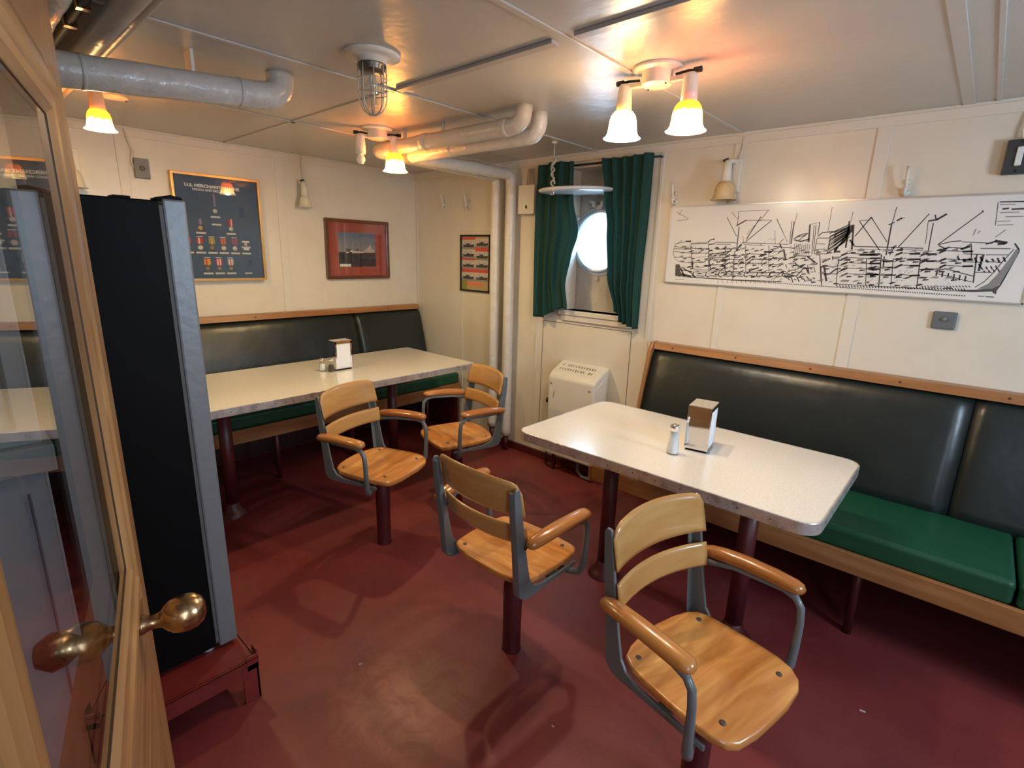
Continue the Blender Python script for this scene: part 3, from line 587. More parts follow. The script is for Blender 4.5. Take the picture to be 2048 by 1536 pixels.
# benches, built along local +x with the wall behind at +y ------------------
def bench(label, loc, rotz, L_, seams, seat_cuts, wood_m, wood_v, gap, end_left, end_right, front, legs):
    t = thing('upholstered_bench', label, 'bench', loc, rotz)
    # front rail and seat board
    MB().box(0, L_, -front, -front + 0.022, 0.312, 0.398).build('front_rail', wood_m, t, bevel=0.004)
    MB().box(0.0, L_, -front + 0.022, -0.02, 0.372, 0.392).build('seat_board', BASE, t)
    # seat cushions
    for a, c in zip(seat_cuts, seat_cuts[1:]):
        o = MB()
        def fs(u, v, a=a, c=c):
            x = a + 0.006 + (c - a - 0.012) * u; y = -front + 0.020 + (front - 0.20) * v
            return (x, y, 0.480 + 0.010 * math.sin(PI * u) * math.sin(PI * v))
        MB().box(a + 0.004, c - 0.004, -front + 0.018, -0.175, 0.392, 0.482).build('seat_cushion', GREENV, t, bevel=0.018, seg=4)
    # leaning back, one upholstered section between seams
    for a, c in zip(seams, seams[1:]):
        pr = [(-0.015, 0.44), (-0.205, 0.44), (-0.196, 0.52), (-0.150, 0.72), (-0.098, 0.90), (-0.086, 0.93), (-0.075, 0.950), (-0.05, 0.972), (-0.015, 0.972)]
        b_ = MB()
        n = 24; k = len(pr)
        v = []
        for i in range(n + 1):
            u = i / n; ed = min(u, 1 - u) * (c - a); ins = 0.010 * math.exp(-ed / 0.02)
            x = a + 0.0015 + (c - a - 0.003) * u
            for (y, z) in pr: v.append((x, y + (ins if y < -0.02 else 0), z))
        f = []
        for i in range(n):
            for j in range(k): f.append((i * k + j, i * k + (j + 1) % k, (i + 1) * k + (j + 1) % k, (i + 1) * k + j))
        f += [tuple(reversed(range(k))), tuple(range(n * k, (n + 1) * k))]
        b_.add(v, f, True); b_.build('backrest', VINYL, t)
    MB().prism([(-0.002, 0.972), (-0.072, 0.972), (-0.060, 1.010), (-0.002, 1.012)], 'x', -0.0, L_).build('top_rail', wood_m, t, bevel=0.003)
    x = 0.12
    pl = MB()
    while x < L_ - 0.05:
        pl.tube([(x, -0.066, 0.992), (x, -0.0685, 0.993)], 0.0045, 8); x += 0.36
    build_each(pl, 'wood_plug', mat('dark wood plug', (0.06, 0.02, 0.008), 0.5), t)
    def endp(x0, x1, m_, nm):
        MB().prism([(-0.002, 0.30), (-front, 0.30), (-front, 0.392), (-0.24, 0.40), (-0.218, 0.44), (-0.095, 0.97), (-0.070, 1.012), (-0.002, 1.014)], 'x', x0, x1).build(nm, m_, t, bevel=0.006)
    if end_left: endp(-0.022, 0.0, end_left, 'end_panel')
    if end_right: endp(L_, L_ + 0.02, end_right, 'end_panel')
    MB().box(0, L_, -0.06, -0.045, 0.0, 0.372).build('under_bench_shade', mat('shaded maroon board', (0.03, 0.006, 0.007), 0.5), t)  # dark sheet added near the wall, its colour carries the shade under the bench
    for (lx, ly) in legs:
        MB().tube([(lx, ly, 0.0), (lx, ly, 0.372)], 0.017, 12).build('leg', MAROON, t)
        MB().lathe([(0.045, 0.31), (0.045, 0.372), (0.0, 0.372)], 12, (lx, ly, 0)).build('leg_socket', MAROON, t)
    return t
bench('bench along the back wall with oak trim, black green back and bottle green seat cushions', (2.358, 0, 0), 0, 2.45, [0, 1.462, 2.45], [0, 0.62, 1.672, 2.45], OAKX, OAKZ, 0, OAKZ, None, 0.655, [(0.03, -0.53), (1.24, -0.56), (2.3, -0.56)])
# the left bench stands a little taller: same builder, lifted on a plinth block
bl = bench('long bench along the left wall with black green back behind the long table', (0.0, -3.0, 0.03), PI / 2, 2.97, [0, 0.75, 2.33, 2.97], [0, 0.9, 2.0, 2.97], OAKX, OAKZ, 0, None, None, 0.62, [])
eb = MB().box(2.945, 2.965, -0.60, -0.06, -0.025, 0.31).build('end_board', MAROON, bl)
for ly in (-2.6, -1.55, -1.0, -0.3): 
    o = MB().tube([(0.50, ly, 0.0), (0.50, ly, 0.402)], 0.016, 12).build('leg', MAROON); o.parent = bl; o.matrix_parent_inverse = (Matrix.Translation((0, -3.0, 0.03)) @ Matrix.Rotation(PI / 2, 4, 'Z')).inverted()

# swivel armchairs -----------------------------------------------------------
def make_chair():
    t = thing('swivel_armchair', '', 'chair')
    MB().lathe([(0.0, 0.0), (0.038, 0.0), (0.037, 0.004), (0.0355, 0.010), (0.0355, 0.10), (0.0365, 0.22), (0.037, 0.275), (0.034, 0.300), (0.024, 0.350), (0.021, 0.375), (0.021, 0.405), (0, 0.405)], 24).build('pedestal', MAROON, t)
    # seat
    half = [(0.0, -0.178), (0.07, -0.174), (0.125, -0.164), (0.160, -0.148), (0.176, -0.120), (0.184, -0.06), (0.188, 0.02), (0.187, 0.09), (0.180, 0.13), (0.163, 0.158), (0.135, 0.172), (0.07, 0.180), (0.0, 0.182)]
    out = half + [(-x, y) for x, y in reversed(half[1:-1])]
    n = len(out); s = MB(); rings = []
    def zt(x, y):
        d = 0.010 * math.exp(-((abs(x) - 0.075) / 0.07) ** 2 - ((y + 0.05) / 0.085) ** 2)
        return 0.452 - d + 0.004 * math.exp(-(x / 0.05) ** 2) * (y > 0) - 0.016 * max(0, (y - 0.10) / 0.08) ** 2 + 0.010 * max(0, (-y - 0.11) / 0.07) ** 2
    v = [(0, 0, zt(0, 0))]; K = [0.2, 0.4, 0.6, 0.75, 0.88, 0.96, 0.99]
    for k in K:
        for (x, y) in out: v.append((x * k, y * k, zt(x * k, y * k)))
    for k, dz in ((1.0, -0.005), (1.002, -0.012), (0.995, -0.020), (0.975, -0.024)):
        for (x, y) in out: v.append((x * k, y * k, zt(x, y) + dz))
    v.append((0, 0, 0.428)); R = len(K) + 4; f = [(0, 1 + k, 1 + (k + 1) % n) for k in range(n)]
    for r in range(R - 1):
        for k in range(n): f.append((1 + r * n + k, 1 + (r + 1) * n + k, 1 + (r + 1) * n + (k + 1) % n, 1 + r * n + (k + 1) % n))
    for k in range(n): f.append((1 + (R - 1) * n + k, len(v) - 1, 1 + (R - 1) * n + (k + 1) % n))
    s.add(v, f, True).build('seat', SEATW, t)
    bo = MB()
    for (x, y) in ((-0.135, -0.125), (0.135, -0.125), (-0.128, 0.122), (0.128, 0.122)):
        bo.lathe([(0.0, 0.002), (0.0075, 0.0015), (0.0085, -0.002)], 12, (x, y, zt(x, y) + 0.0005))
    build_each(bo, 'seat_bolt', mat('dark bolt head', (0.07, 0.055, 0.05), 0.5), t)
    # iron spider under the seat
    MB().box(-0.185, 0.185, -0.02, 0.02, 0.405, 0.420).box(-0.045, 0.045, -0.10, 0.12, 0.405, 0.424).tube([(0, 0, 0.37), (0, 0, 0.408)], 0.04, 16).build('seat_spider', GREYP, t, bevel=0.003)
    def slat(z0, z1, yb0, yb1, rtop, name):
        W = 0.193; nu, nv = 22, 8; s = MB(); th = 0.012; vf = []; vb = []
        for j in range(nv + 1):
            for i in range(nu + 1):
                u = -1 + 2 * i / nu; w_ = j / nv; x = W * u
                zz0, zz1 = z0, z1
                if rtop: 
                    e = max(0, abs(u) - 0.80) / 0.20; zz1 = z1 + 0.012 * (1 - u * u) - 0.030 * (1 - math.sqrt(max(0, 1 - e * e)))
                else: zz1 = z1 + 0.002
                z = zz0 + (zz1 - zz0) * w_; y = yb0 + (yb1 - yb0) * w_ - 0.038 * (1 - u * u)
                edge = 0.0035 * (1 if (j in (0, nv) or i in (0, nu)) else 0)
                vf.append((x, y + th / 2 - edge, z)); vb.append((x, y - th / 2 + edge, z))
        N = len(vf); v = vf + vb; f = []; C = nu + 1
        for j in range(nv):
            for i in range(nu):
                a = j * C + i; f.append((a, a + 1, a + 1 + C, a + C)); f.append((N + a, N + a + C, N + a + 1 + C, N + a + 1))
        for i in range(nu): f.append((i, N + i, N + i + 1, i + 1)); a = nv * C + i; f.append((a, a + 1, N + a + 1, N + a))
        for j in range(nv): a = j * C; f.append((a, a + C, N + a + C, N + a)); a = j * C + nu; f.append((a, N + a, N + a + C, a + C))
        s.add(v, f, True).build(name, HONEY, t)
    slat(0.705, 0.820, -0.176, -0.197, True, 'back_slat'); slat(0.598, 0.668, -0.157, -0.170, False, 'back_slat')
    for sg in (-1, 1):
        # cast side frame: tapered upright flowing into a bar under the seat
        pr = [(-0.222, 0.812), (-0.230, 0.80), (-0.222, 0.70), (-0.206, 0.58), (-0.196, 0.48), (-0.190, 0.425), (-0.172, 0.405), (-0.14, 0.398), (0.0, 0.402), (0.12, 0.404), (0.12, 0.420), (0.0, 0.420), (-0.08, 0.424), (-0.118, 0.436), (-0.138, 0.462), (-0.152, 0.52), (-0.168, 0.60), (-0.186, 0.70), (-0.202, 0.79), (-0.206, 0.81)]
        x0, x1 = (0.184, 0.194); 
        fr_ = MB().prism(pr, 'x', sg * x0, sg * x1)
        fl = [(y - 0.001, z) for y, z in pr[:8]]
        fr_.tube([(sg * 0.178, y + 0.004, z) for y, z in pr[1:8]] + [(sg * 0.183, 0.0, 0.409), (sg * 0.189, 0.10, 0.411)], [0.013, 0.014, 0.015, 0.016, 0.017, 0.016, 0.014, 0.011, 0.008], 8, ry=[0.0045] * 9, up=(0, 1, 0.5))
        fr_.build('side_frame', GREYP, t, bevel=0.003)
        MB().tube([(sg * 0.194, -0.172, 0.60), (sg * 0.198, -0.172, 0.60)], 0.008, 8).build('frame_bolt', DARKM, t)
        MB().tube([(sg * 0.150, 0.060, 0.404), (sg * 0.190, 0.085, 0.394), (sg * 0.222, 0.100, 0.396), (sg * 0.234, 0.104, 0.418), (sg * 0.238, 0.106, 0.47), (sg * 0.241, 0.106, 0.545), (sg * 0.242, 0.101, 0.590), (sg * 0.242, 0.084, 0.612), (sg * 0.241, 0.050, 0.619), (sg * 0.228, -0.09, 0.612), (sg * 0.198, -0.158, 0.606)], [0.010, 0.012, 0.013, 0.013, 0.0115, 0.0105, 0.0105, 0.0105, 0.009, 0.008, 0.010], 12).build('arm_support', GREYP, t)
        MB().tube([(sg * 0.222, -0.190, 0.622), (sg * 0.223, -0.182, 0.624), (sg * 0.225, -0.165, 0.628), (sg * 0.230, -0.125, 0.635), (sg * 0.236, -0.06, 0.641), (sg * 0.241, 0.02, 0.643), (sg * 0.242, 0.075, 0.642), (sg * 0.241, 0.090, 0.641), (sg * 0.239, 0.101, 0.640)],
                  [0.010, 0.018, 0.023, 0.0265, 0.028, 0.028, 0.027, 0.023, 0.012], 16, ry=[0.009, 0.016, 0.019, 0.020, 0.0195, 0.019, 0.018, 0.016, 0.008], up=(0, 0, 1)).build('armrest', ARMW, t)
    return t
c0 = make_chair(); first = True
for (x, y, deg, lab) in ((2.645, -1.605, 0, 'wooden swivel armchair seen from behind, facing the right table'),
                         (3.405, -1.675, -102, 'nearest wooden swivel armchair, large in front with swirled grain seat'),
                         (1.655, -1.515, -73, 'wooden swivel armchair turned away from the left table, beside the fridge'),
                         (1.580, -0.940, 166, 'farthest wooden swivel armchair, by the pipes near the end of the left table')):
    o = c0 if first else copy_tree(c0); first = False
    o.location = (x, y, 0); o.rotation_euler = (0, 0, math.radians(deg)); o['label'] = lab; o['group'] = 'swivel armchairs'

# fridge on its stand ---------------------------------------------------------
fd = thing('fridge', 'tall black fridge seen from the side with silver door edge on a red steel stand', 'fridge', (1.78, -2.57, 0.16))
MB().box(-0.28, 0.28, -0.19, 0.118, 0.02, 1.452).build('cabinet', BLACK, fd, bevel=0.004)
MB().box(-0.276, 0.276, 0.118, 0.127, 0.03, 1.44).build('door_gasket', mat('grey gasket', (0.10, 0.10, 0.10), 0.6), fd)
MB().box(-0.28, 0.28, 0.127, 0.184, 0.012, 1.458).build('door', SILVER, fd, bevel=0.006)
MB().prism([(0.11, 1.452), (0.178, 1.457), (0.178, 1.464), (0.150, 1.469), (0.11, 1.460)], 'x', 0.235, 0.275).build('hinge_cover', BLACK, fd, bevel=0.003)
MB().box(0.21, 0.262, 0.02, 0.06, 1.452, 1.459).build('top_cap', BLACK, fd, bevel=0.002)
for sx in (-0.22, 0.245):
    for sy in (-0.15, 0.10): MB().lathe([(0.0, 0.0), (0.018, 0.0), (0.018, 0.012), (0.009, 0.014), (0.009, 0.021)], 14, (sx, sy, 0)).build('foot', GREYBOX if sy < 0 else mat('pale foot', (0.5, 0.5, 0.5), 0.4), fd)
sd = thing('fridge_stand', 'red painted steel stand with angle legs under the fridge', 'stand', (1.80, -2.57, 0))
MB().box(-0.32, 0.37, -0.185, 0.195, 0.150, 0.1595).build('top_plate', STANDRED, sd)
MB().box(0.366, 0.380, -0.190, 0.200, 0.100, 0.1595).box(-0.33, 0.380, 0.190, 0.200, 0.100, 0.1595).box(-0.33, 0.380, -0.190, -0.180, 0.100, 0.1595).box(-0.33, -0.32, -0.190, 0.20, 0.100, 0.1595).build('rim', STANDRED, sd, bevel=0.002)
MB().box(0.335, 0.372, 0.1985, 0.2035, 0.12, 0.186).box(0.374, 0.380, 0.165, 0.2035, 0.12, 0.172).build('stop_angle', STANDRED, sd, bevel=0.001)
for (lx, ly, dx, dy) in ((0.380, 0.200, -1, -1), (0.380, -0.190, -1, 1), (-0.33, 0.200, 1, -1), (-0.33, -0.190, 1, 1)):
    MB().box(lx, lx + dx * 0.006, ly, ly + dy * 0.05, 0, 0.14).box(lx, lx + dx * 0.05, ly, ly + dy * 0.006, 0, 0.14).build('leg', STANDRED, sd)
# grey locker behind the open door
lk = thing('grey_locker', 'grey painted panelled locker seen through the glass of the open door', 'locker', (1.95, -3.20, 0))
MB().box(-0.24, 0.242, -0.45, 0.412, 0.0, 0.970).build('base_cabinet', STEELGREY, lk, bevel=0.004)
MB().box(-0.24, 0.262, -0.46, 0.430, 0.970, 1.036).build('ledge', STEELGREY, lk, bevel=0.004)
MB().box(-0.24, 0.235, -0.45, 0.414, 1.036, 1.60).build('upper_cabinet', STEELGREY, lk, bevel=0.004)
for (z0, z1, y) in ((0.05, 0.92, 0.375), (1.08, 1.56, 0.375), (1.08, 1.56, 0.10), (0.05, 0.92, 0.10)): MB().box(0.238, 0.2455, y - 0.004, y, z0, z1).build('panel_joint', mat('panel joint grey', (0.18, 0.20, 0.22), 0.6), lk)
MB().lathe([(0.0, 0.022), (0.010, 0.018), (0.012, 0.008), (0.006, 0.0)], 14, M=Matrix.Translation((0.262, 0.30, 0.985)) @ Matrix.Rotation(PI / 2, 4, 'Y')).build('knob', STEELGREY, lk)

# open glazed door --------------------------------------------------------------
dr = bpy.data.objects.new('door_1', None); col.objects.link(dr); dr['kind'] = 'structure'; dr['label'] = 'varnished wooden door with a tall glass pane and brass knob, standing open'
dr.location = (2.6490, -2.7195, 0); dr.rotation_euler = (0, 0, -math.radians(13.9))
DW, T0, T1 = 0.86, -0.040, 0.004
GZ0, GZ1, GU0, GU1 = 1.002, 1.655, 0.205, 0.768
MB().box(0, 0.135, T0, T1, 0.012, 1.98).build('stile', DOORZ, dr, bevel=0.002)
MB().box(GU1 + 0.06, DW, T0, T1, 0.012, 1.98).build('stile', DOORZ, dr, bevel=0.002)
MB().box(0.135, GU1 + 0.06, T0, T1, 1.72, 1.98).build('top_rail', DOORX, dr)
MB().box(0.135, GU1 + 0.06, T0, T1, 0.20, 0.927).build('lock_rail', DOORX, dr)
MB().box(0.135, GU1 + 0.06, T0, T1, 0.012, 0.20).build('bottom_rail', DOORX, dr)
def mould(u0, u1, z0, z1, horiz, sgn, m, yb=T1):
    # ridge profile across the width w -> height
    prof = [(0.0, -0.004), (0.0, 0.0015), (0.10, 0.005), (0.30, 0.0085), (0.50, 0.0085), (0.62, 0.005), (0.72, 0.0055), (0.88, 0.004), (1.0, -0.003), (1.0, -0.02), (0.0, -0.02)]
    mb = MB()
    if not horiz:      # vertical: outer edge at u0
        pts = [(u0 + (u1 - u0) * a, yb + h) for a, h in prof]
        if sgn < 0: pts = [(u1 - (u1 - u0) * a, yb + h) for a, h in prof]
        mb.prism(pts, 'z', z0, z1)
    else:
        pts = [(yb + h, (z1 - (z1 - z0) * a) if sgn > 0 else (z0 + (z1 - z0) * a)) for a, h in prof]
        mb.prism(pts, 'x', u0, u1)
    return mb.build('glazing_moulding', m, dr)
mould(0.135, GU0, 0.927, 1.72, False, 1, DOORZ); mould(GU1, GU1 + 0.06, 0.927, 1.72, False, -1, DOORZ)
mould(0.145, GU1 + 0.05, GZ1, 1.72, True, 1, DOORX); mould(0.145, GU1 + 0.05, 0.927, GZ0, True, -1, DOORX)
MB().box(0.135, GU1 + 0.06, T0, -0.008, 1.655, 1.72).box(0.135, GU1 + 0.06, T0, -0.008, 0.927, 1.002).box(0.135, 0.205, T0, -0.008, 1.002, 1.655).box(GU1, GU1 + 0.06, T0, -0.008, 1.002, 1.655).build('glazing_bead', DOORX, dr)
gd = mat('shadow gap and putty', (0.07, 0.035, 0.015), 0.5)
MB().box(0.130, 0.1352, T1 - 0.001, T1 + 0.0012, 0.92, 1.725).box(0.130, GU1 + 0.06, T1 - 0.001, T1 + 0.0012, 1.7195, 1.725).box(0.130, GU1 + 0.06, T1 - 0.001, T1 + 0.0012, 0.921, 0.9275).build('shadow_gap_strip', gd, dr)  # thin dark strips on the face stand in for the moulding's shadow gap
MB().box(GU0 - 0.004, GU0 + 0.001, 0.0, 0.0012, GZ0, GZ1).box(GU0, GU1, 0.0, 0.0012, GZ0 - 0.002, GZ0 + 0.0025).box(GU0, GU1, 0.0, 0.0012, GZ1 - 0.002, GZ1 + 0.002).build('glazing_putty', gd, dr)
pane = MB().add([(GU0 - 0.01, 0, GZ0 - 0.01), (GU1 + 0.01, 0, GZ0 - 0.01), (GU1 + 0.01, 0, GZ1 + 0.01), (GU0 - 0.01, 0, GZ1 + 0.01), (GU0 - 0.01, -0.004, GZ0 - 0.01), (GU1 + 0.01, -0.004, GZ0 - 0.01), (GU1 + 0.01, -0.004, GZ1 + 0.01), (GU0 - 0.01, -0.004, GZ1 + 0.01)], [(0, 1, 2, 3), (7, 6, 5, 4), (0, 4, 5, 1), (1, 5, 6, 2), (2, 6, 7, 3), (3, 7, 4, 0)]).build('glass_pane', clear_glass('door glass', base=0.10), dr)
RK = Matrix.Translation((0.200, T1, 0.893)) @ Matrix.Rotation(-PI / 2, 4, 'X')
kn = MB().lathe([(0.0, -0.001), (0.016, -0.001), (0.015, 0.006), (0.0125, 0.010), (0.0115, 0.024), (0.013, 0.030), (0.019, 0.035), (0.0265, 0.044), (0.0305, 0.056), (0.031, 0.067), (0.028, 0.080), (0.020, 0.090), (0.009, 0.0945), (0.0, 0.095)], 40, M=RK); kn.build('door_knob', BRASS, dr)
RK2 = Matrix.Translation((0.200, T0, 0.893)) @ Matrix.Rotation(PI / 2, 4, 'X')
MB().lathe([(0.0, 0), (0.026, 0.0), (0.020, 0.006), (0.0105, 0.014), (0.0105, 0.028), (0.025, 0.047), (0.0295, 0.064), (0.017, 0.083), (0, 0.087)], 32, M=RK2).build('door_knob', BRASS, dr)
MB().box(-0.0025, 0.001, -0.030, -0.004, 0.845, 0.960).build('latch_plate', DARKM, dr)
MB().box(-0.010, 0.001, -0.024, -0.010, 0.885, 0.905).build('latch_bolt', BRASS, dr)
jb = MB().box(3.485, 3.545, -3.02, -2.955, 0, H).build('door_2', DOORZ); jb['kind'] = 'structure'; jb.name = 'trim_6'

# ================================================================== ON THE WALLS
GOLD = mat('gilt frame', (0.62, 0.36, 0.12), 0.3, metal=0.6)
NAVY = mat('navy backing board', (0.028, 0.062, 0.125), 0.55)
LETT = mat('white lettering', (0.62, 0.62, 0.60), 0.6)
PLATE = mat('caption plate', (0.48, 0.47, 0.40), 0.5)
def frame_left(t, y0, y1, z0, z1, wd, dp, m, bevel=0.002):
    b_ = MB().box(0.0, dp, y0, y1, z0, z0 + wd).box(0.0, dp, y0, y1, z1 - wd, z1).box(0.0, dp, y0, y0 + wd, z0 + wd, z1 - wd).box(0.0, dp, y1 - wd, y1, z0 + wd, z1 - wd)
    return b_.build('frame', m, t, bevel=bevel)
md = thing('medal_display', 'gilt framed navy board of mounted medals under white lettering', 'framed display')
frame_left(md, -1.845, -1.330, 1.272, 1.924, 0.014, 0.042, GOLD)
MB().box(0.002, 0.022, -1.832, -1.343, 1.285, 1.911).build('backing_board', NAVY, md)
MB().box(0.036, 0.038, -1.832, -1.343, 1.285, 1.911).build('glass', FRAMEGLASS, md)
text_mesh('lettering', 'U.S. MERCHANT MARINE', 0.024, LETT, md, on_left(0.0228, -1.612, 1.852), bold=0.0013, width=0.318)
text_mesh('lettering', 'MEDALS AND DECORATIONS', 0.017, LETT, md, on_left(0.0228, -1.608, 1.829), bold=0.0006, width=0.245)
def medal(y, z, zr0, zr1, wr, cols, rm, mc):
    m = bpy.data.objects.new('medal', None); col.objects.link(m); m.parent = md
    MB().lathe([(0, 0.004), (rm * 0.6, 0.004), (rm, 0.002), (rm, 0), (0, 0)], 18, M=Matrix.Translation((0.022, y, z)) @ Matrix.Rotation(PI / 2, 4, 'Y')).build('disc', mat('medal metal %s' % mc, {'gold': (0.55, 0.42, 0.18), 'silver': (0.62, 0.60, 0.55), 'bronze': (0.30, 0.24, 0.14)}[mc], 0.35, metal=0.7, bump=(300, 0.5)), m)
    n = len(cols)
    for i, c in enumerate(cols):
        a, b_ = y - wr / 2 + wr * i / n, y - wr / 2 + wr * (i + 1) / n
        dz = 0.008 * (1 - abs((i + 0.5) / n * 2 - 1)) if wr > 0.02 else 0
        MB().box(0.022, 0.0245, a, b_, zr0 - dz, zr1).build('ribbon_stripe', mat('ribbon %.2f %.2f %.2f' % c, c, 0.7), m)
RD, WT, YL, BL, OL, GR = (0.50, 0.04, 0.05), (0.6, 0.55, 0.5), (0.60, 0.30, 0.04), (0.10, 0.10, 0.22), (0.30, 0.24, 0.10), (0.24, 0.28, 0.30)
medal(-1.612, 1.708, 1.735, 1.812, 0.018, (BL, (0.25, 0.22, 0.30), BL), 0.014, 'silver')
medal(-1.707, 1.600, 1.622, 1.655, 0.016, ((0.22, 0.16, 0.26), (0.3, 0.25, 0.34)), 0.0155, 'gold')
medal(-1.526, 1.603, 1.622, 1.665, 0.026, (RD, (0.25, 0.02, 0.03), WT, RD), 0.0145, 'silver')
for y, cs, mc in ((-1.79, (RD, YL, RD), 'bronze'), (-1.720, (RD, WT, RD, RD), 'silver'), (-1.651, (OL, YL, OL), 'bronze'), (-1.583, (RD, OL, RD, OL, RD), 'silver'), (-1.513, ((0.35, 0.06, 0.08), BL, (0.35, 0.06, 0.08)), 'silver')):
    medal(y, 1.479, 1.508, 1.540, 0.036, cs, 0.0165, mc)
for y, cs, mc in ((-1.691, (YL, RD, YL, YL), 'bronze'), (-1.621, (RD, WT, RD, WT, RD), 'bronze'), (-1.550, (GR, WT, RD, WT, GR), 'bronze')):
    medal(y, 1.348, 1.375, 1.410, 0.038, cs, 0.0150, mc)
medal(-1.443, 1.508, 1.526, 1.530, 0.045, (WT,), 0.011, 'silver')
cp = MB()
for y, z in ((-1.614, 1.671), (-1.612, 1.625), (-1.708, 1.570), (-1.528, 1.571), (-1.443, 1.488), (-1.443, 1.448)) + tuple((y, 1.448) for y in (-1.79, -1.720, -1.651, -1.583, -1.513)) + tuple((y, 1.318) for y in (-1.691, -1.621, -1.550)):
    cp.box(0.022, 0.0245, y - 0.028, y + 0.028, z - 0.0055, z + 0.0055)
cp.box(0.022, 0.0235, -1.465, -1.418, 1.314, 1.322)
build_each(cp, 'caption_plate', PLATE, md)
tp = MB()
for y in (-1.720, -1.651, -1.583, -1.513): tp.box(0.022, 0.0245, y - 0.017, y + 0.017, 1.545, 1.549)
for y in (-1.691, -1.621, -1.550): tp.box(0.022, 0.0245, y - 0.017, y + 0.017, 1.416, 1.420)
tp.box(0.022, 0.0245, -1.46, -1.425, 1.470, 1.482); build_each(tp, 'name_strip', LETT, md)

# framed ship photograph with red mat
sp_ = thing('framed_ship_photo', 'brown framed photo of a ship at sea in a brick red mat', 'picture')
frame_left(sp_, -0.862, -0.302, 1.267, 1.720, 0.024, 0.026, wood('mahogany frame', (0.16, 0.055, 0.022), (0.10, 0.03, 0.012), (0.12, 0.04, 0.016), 1))
MB().box(0.002, 0.014, -0.85, -0.315, 1.28, 1.71).build('mat_board', mat('brick red mat board', (0.34, 0.062, 0.045), 0.7), sp_)
SKY = bpy.data.materials.new('photo print of sky'); SKY.use_nodes = True; nt = SKY.node_tree; b = nt.nodes['Principled BSDF']; L = nt.links.new
tc = nd(nt, 'ShaderNodeTexCoord'); sx = nd(nt, 'ShaderNodeSeparateXYZ'); m_ = nd(nt, 'ShaderNodeMapRange'); m_.inputs['From Min'].default_value = 1.474; m_.inputs['From Max'].default_value = 1.625
r_ = nd(nt, 'ShaderNodeValToRGB'); e = r_.color_ramp.elements; e[0].color = (0.30, 0.27, 0.27, 1); e[1].color = (0.10, 0.16, 0.27, 1)
L(tc.outputs['Object'], sx.inputs[0]); L(sx.outputs['Z'], m_.inputs['Value']); L(m_.outputs[0], r_.inputs[0]); L(r_.outputs[0], b.inputs['Base Color']); b.inputs['Roughness'].default_value = 0.3
MB().box(0.014, 0.0146, -0.758, -0.428, 1.474, 1.623).build('photo_sky', SKY, sp_)
MB().box(0.014, 0.0146, -0.758, -0.428, 1.361, 1.474).build('photo_sea', mat('photo print of sea', (0.035, 0.032, 0.042), 0.3), sp_)
def flat_left(name, m, polys, x, parent):
    b_ = MB()
    for p in polys: b_.add([(x, q[0], q[1]) for q in p], [tuple(range(len(p)))])
    return b_.build(name, m, parent, fix=False)
def S(u, v): return (-0.758 + 0.33 * u, 1.361 + 0.262 * v)
flat_left('photo_ship', mat('photo print pale hull', (0.60, 0.50, 0.42), 0.4), [[S(.34, .44), S(.36, .40), S(.66, .41), S(.67, .43), S(.74, .43), S(.74, .45), S(.50, .455), S(.49, .47), S(.36, .47)]], 0.0150, sp_)
flat_left('photo_ship_dark', mat('photo print dark ship', (0.07, 0.065, 0.075), 0.4), [[S(.17, .54), S(.22, .44), S(.33, .45), S(.33, .51), S(.20, .53)], [S(.46, .47), S(.53, .47), S(.53, .53), S(.47, .53)], [S(.34, .51), S(.75, .47), S(.75, .475), S(.34, .515)]] + [[S(x, .46), S(x + .008, .46), S(x + .006, .62), S(x + .002, .62)] for x in (.30, .40, .52, .62, .68)], 0.0151, sp_)
flat_left('photo_cloud', mat('photo print of smoke', (0.52, 0.43, 0.38), 0.5), [[S(.64, .47), S(.74, .52), S(.80, .58), S(.86, .68), S(.88, .56), S(.96, .50), S(.98, .43), S(.70, .42)]], 0.0149, sp_)
flat_left('photo_highlight', mat('photo print white', (0.75, 0.72, 0.68), 0.4), [[S(.30, .44), S(.36, .44), S(.37, .48), S(.31, .48)], [S(.19, .40), S(.27, .41), S(.27, .43), S(.20, .43)]], 0.0152, sp_)
MB().box(0.0145, 0.0155, -0.752, -0.655, 1.362, 1.384).build('caption_label', mat('white label', (0.75, 0.73, 0.70), 0.6), sp_)
MB().box(0.018, 0.0195, -0.84, -0.325, 1.29, 1.70).build('glass', GLASS, sp_)

# small black framed sheet of eight ship photographs, back wall
fp = thing('framed_photo_sheet', 'small black framed sheet of eight ship photographs with red bands', 'picture')
X0, X1, Z0, Z1 = 0.585, 0.922, 1.196, 1.632
MB().box(X0, X1, -0.018, 0, Z0, Z0 + 0.013).box(X0, X1, -0.018, 0, Z1 - 0.013, Z1).box(X0, X0 + 0.013, -0.018, 0, Z0, Z1).box(X1 - 0.016, X1, -0.018, 0, Z0, Z1).build('frame', mat('black frame', (0.008, 0.007, 0.008), 0.35), fp, bevel=0.002)
MB().box(X0 + 0.01, X1 - 0.012, -0.008, -0.001, Z0 + 0.01, Z1 - 0.01).build('sheet', mat('tan sheet', (0.45, 0.33, 0.17), 0.6), fp)
def Q(u, v): return (X0 + 0.014 + (X1 - X0 - 0.031) * u, Z1 - 0.014 - (Z1 - Z0 - 0.028) * v)
def flat_back(name, m, polys, y, parent):
    b_ = MB()
    for p in polys: b_.add([(q[0], y, q[1]) for q in p], [tuple(range(len(p)))])
    return b_.build(name, m, parent, fix=False)
def rc(u0, u1, v0, v1): return [Q(u0, v0), Q(u1, v0), Q(u1, v1), Q(u0, v1)]
flat_back('red_band', mat('print red', (0.60, 0.075, 0.06), 0.6), [rc(0, .49, .01, .05), rc(.5, 1, .20, .27), rc(0, .49, .405, .435), rc(0, 1, .605, .665)], -0.0084, fp)
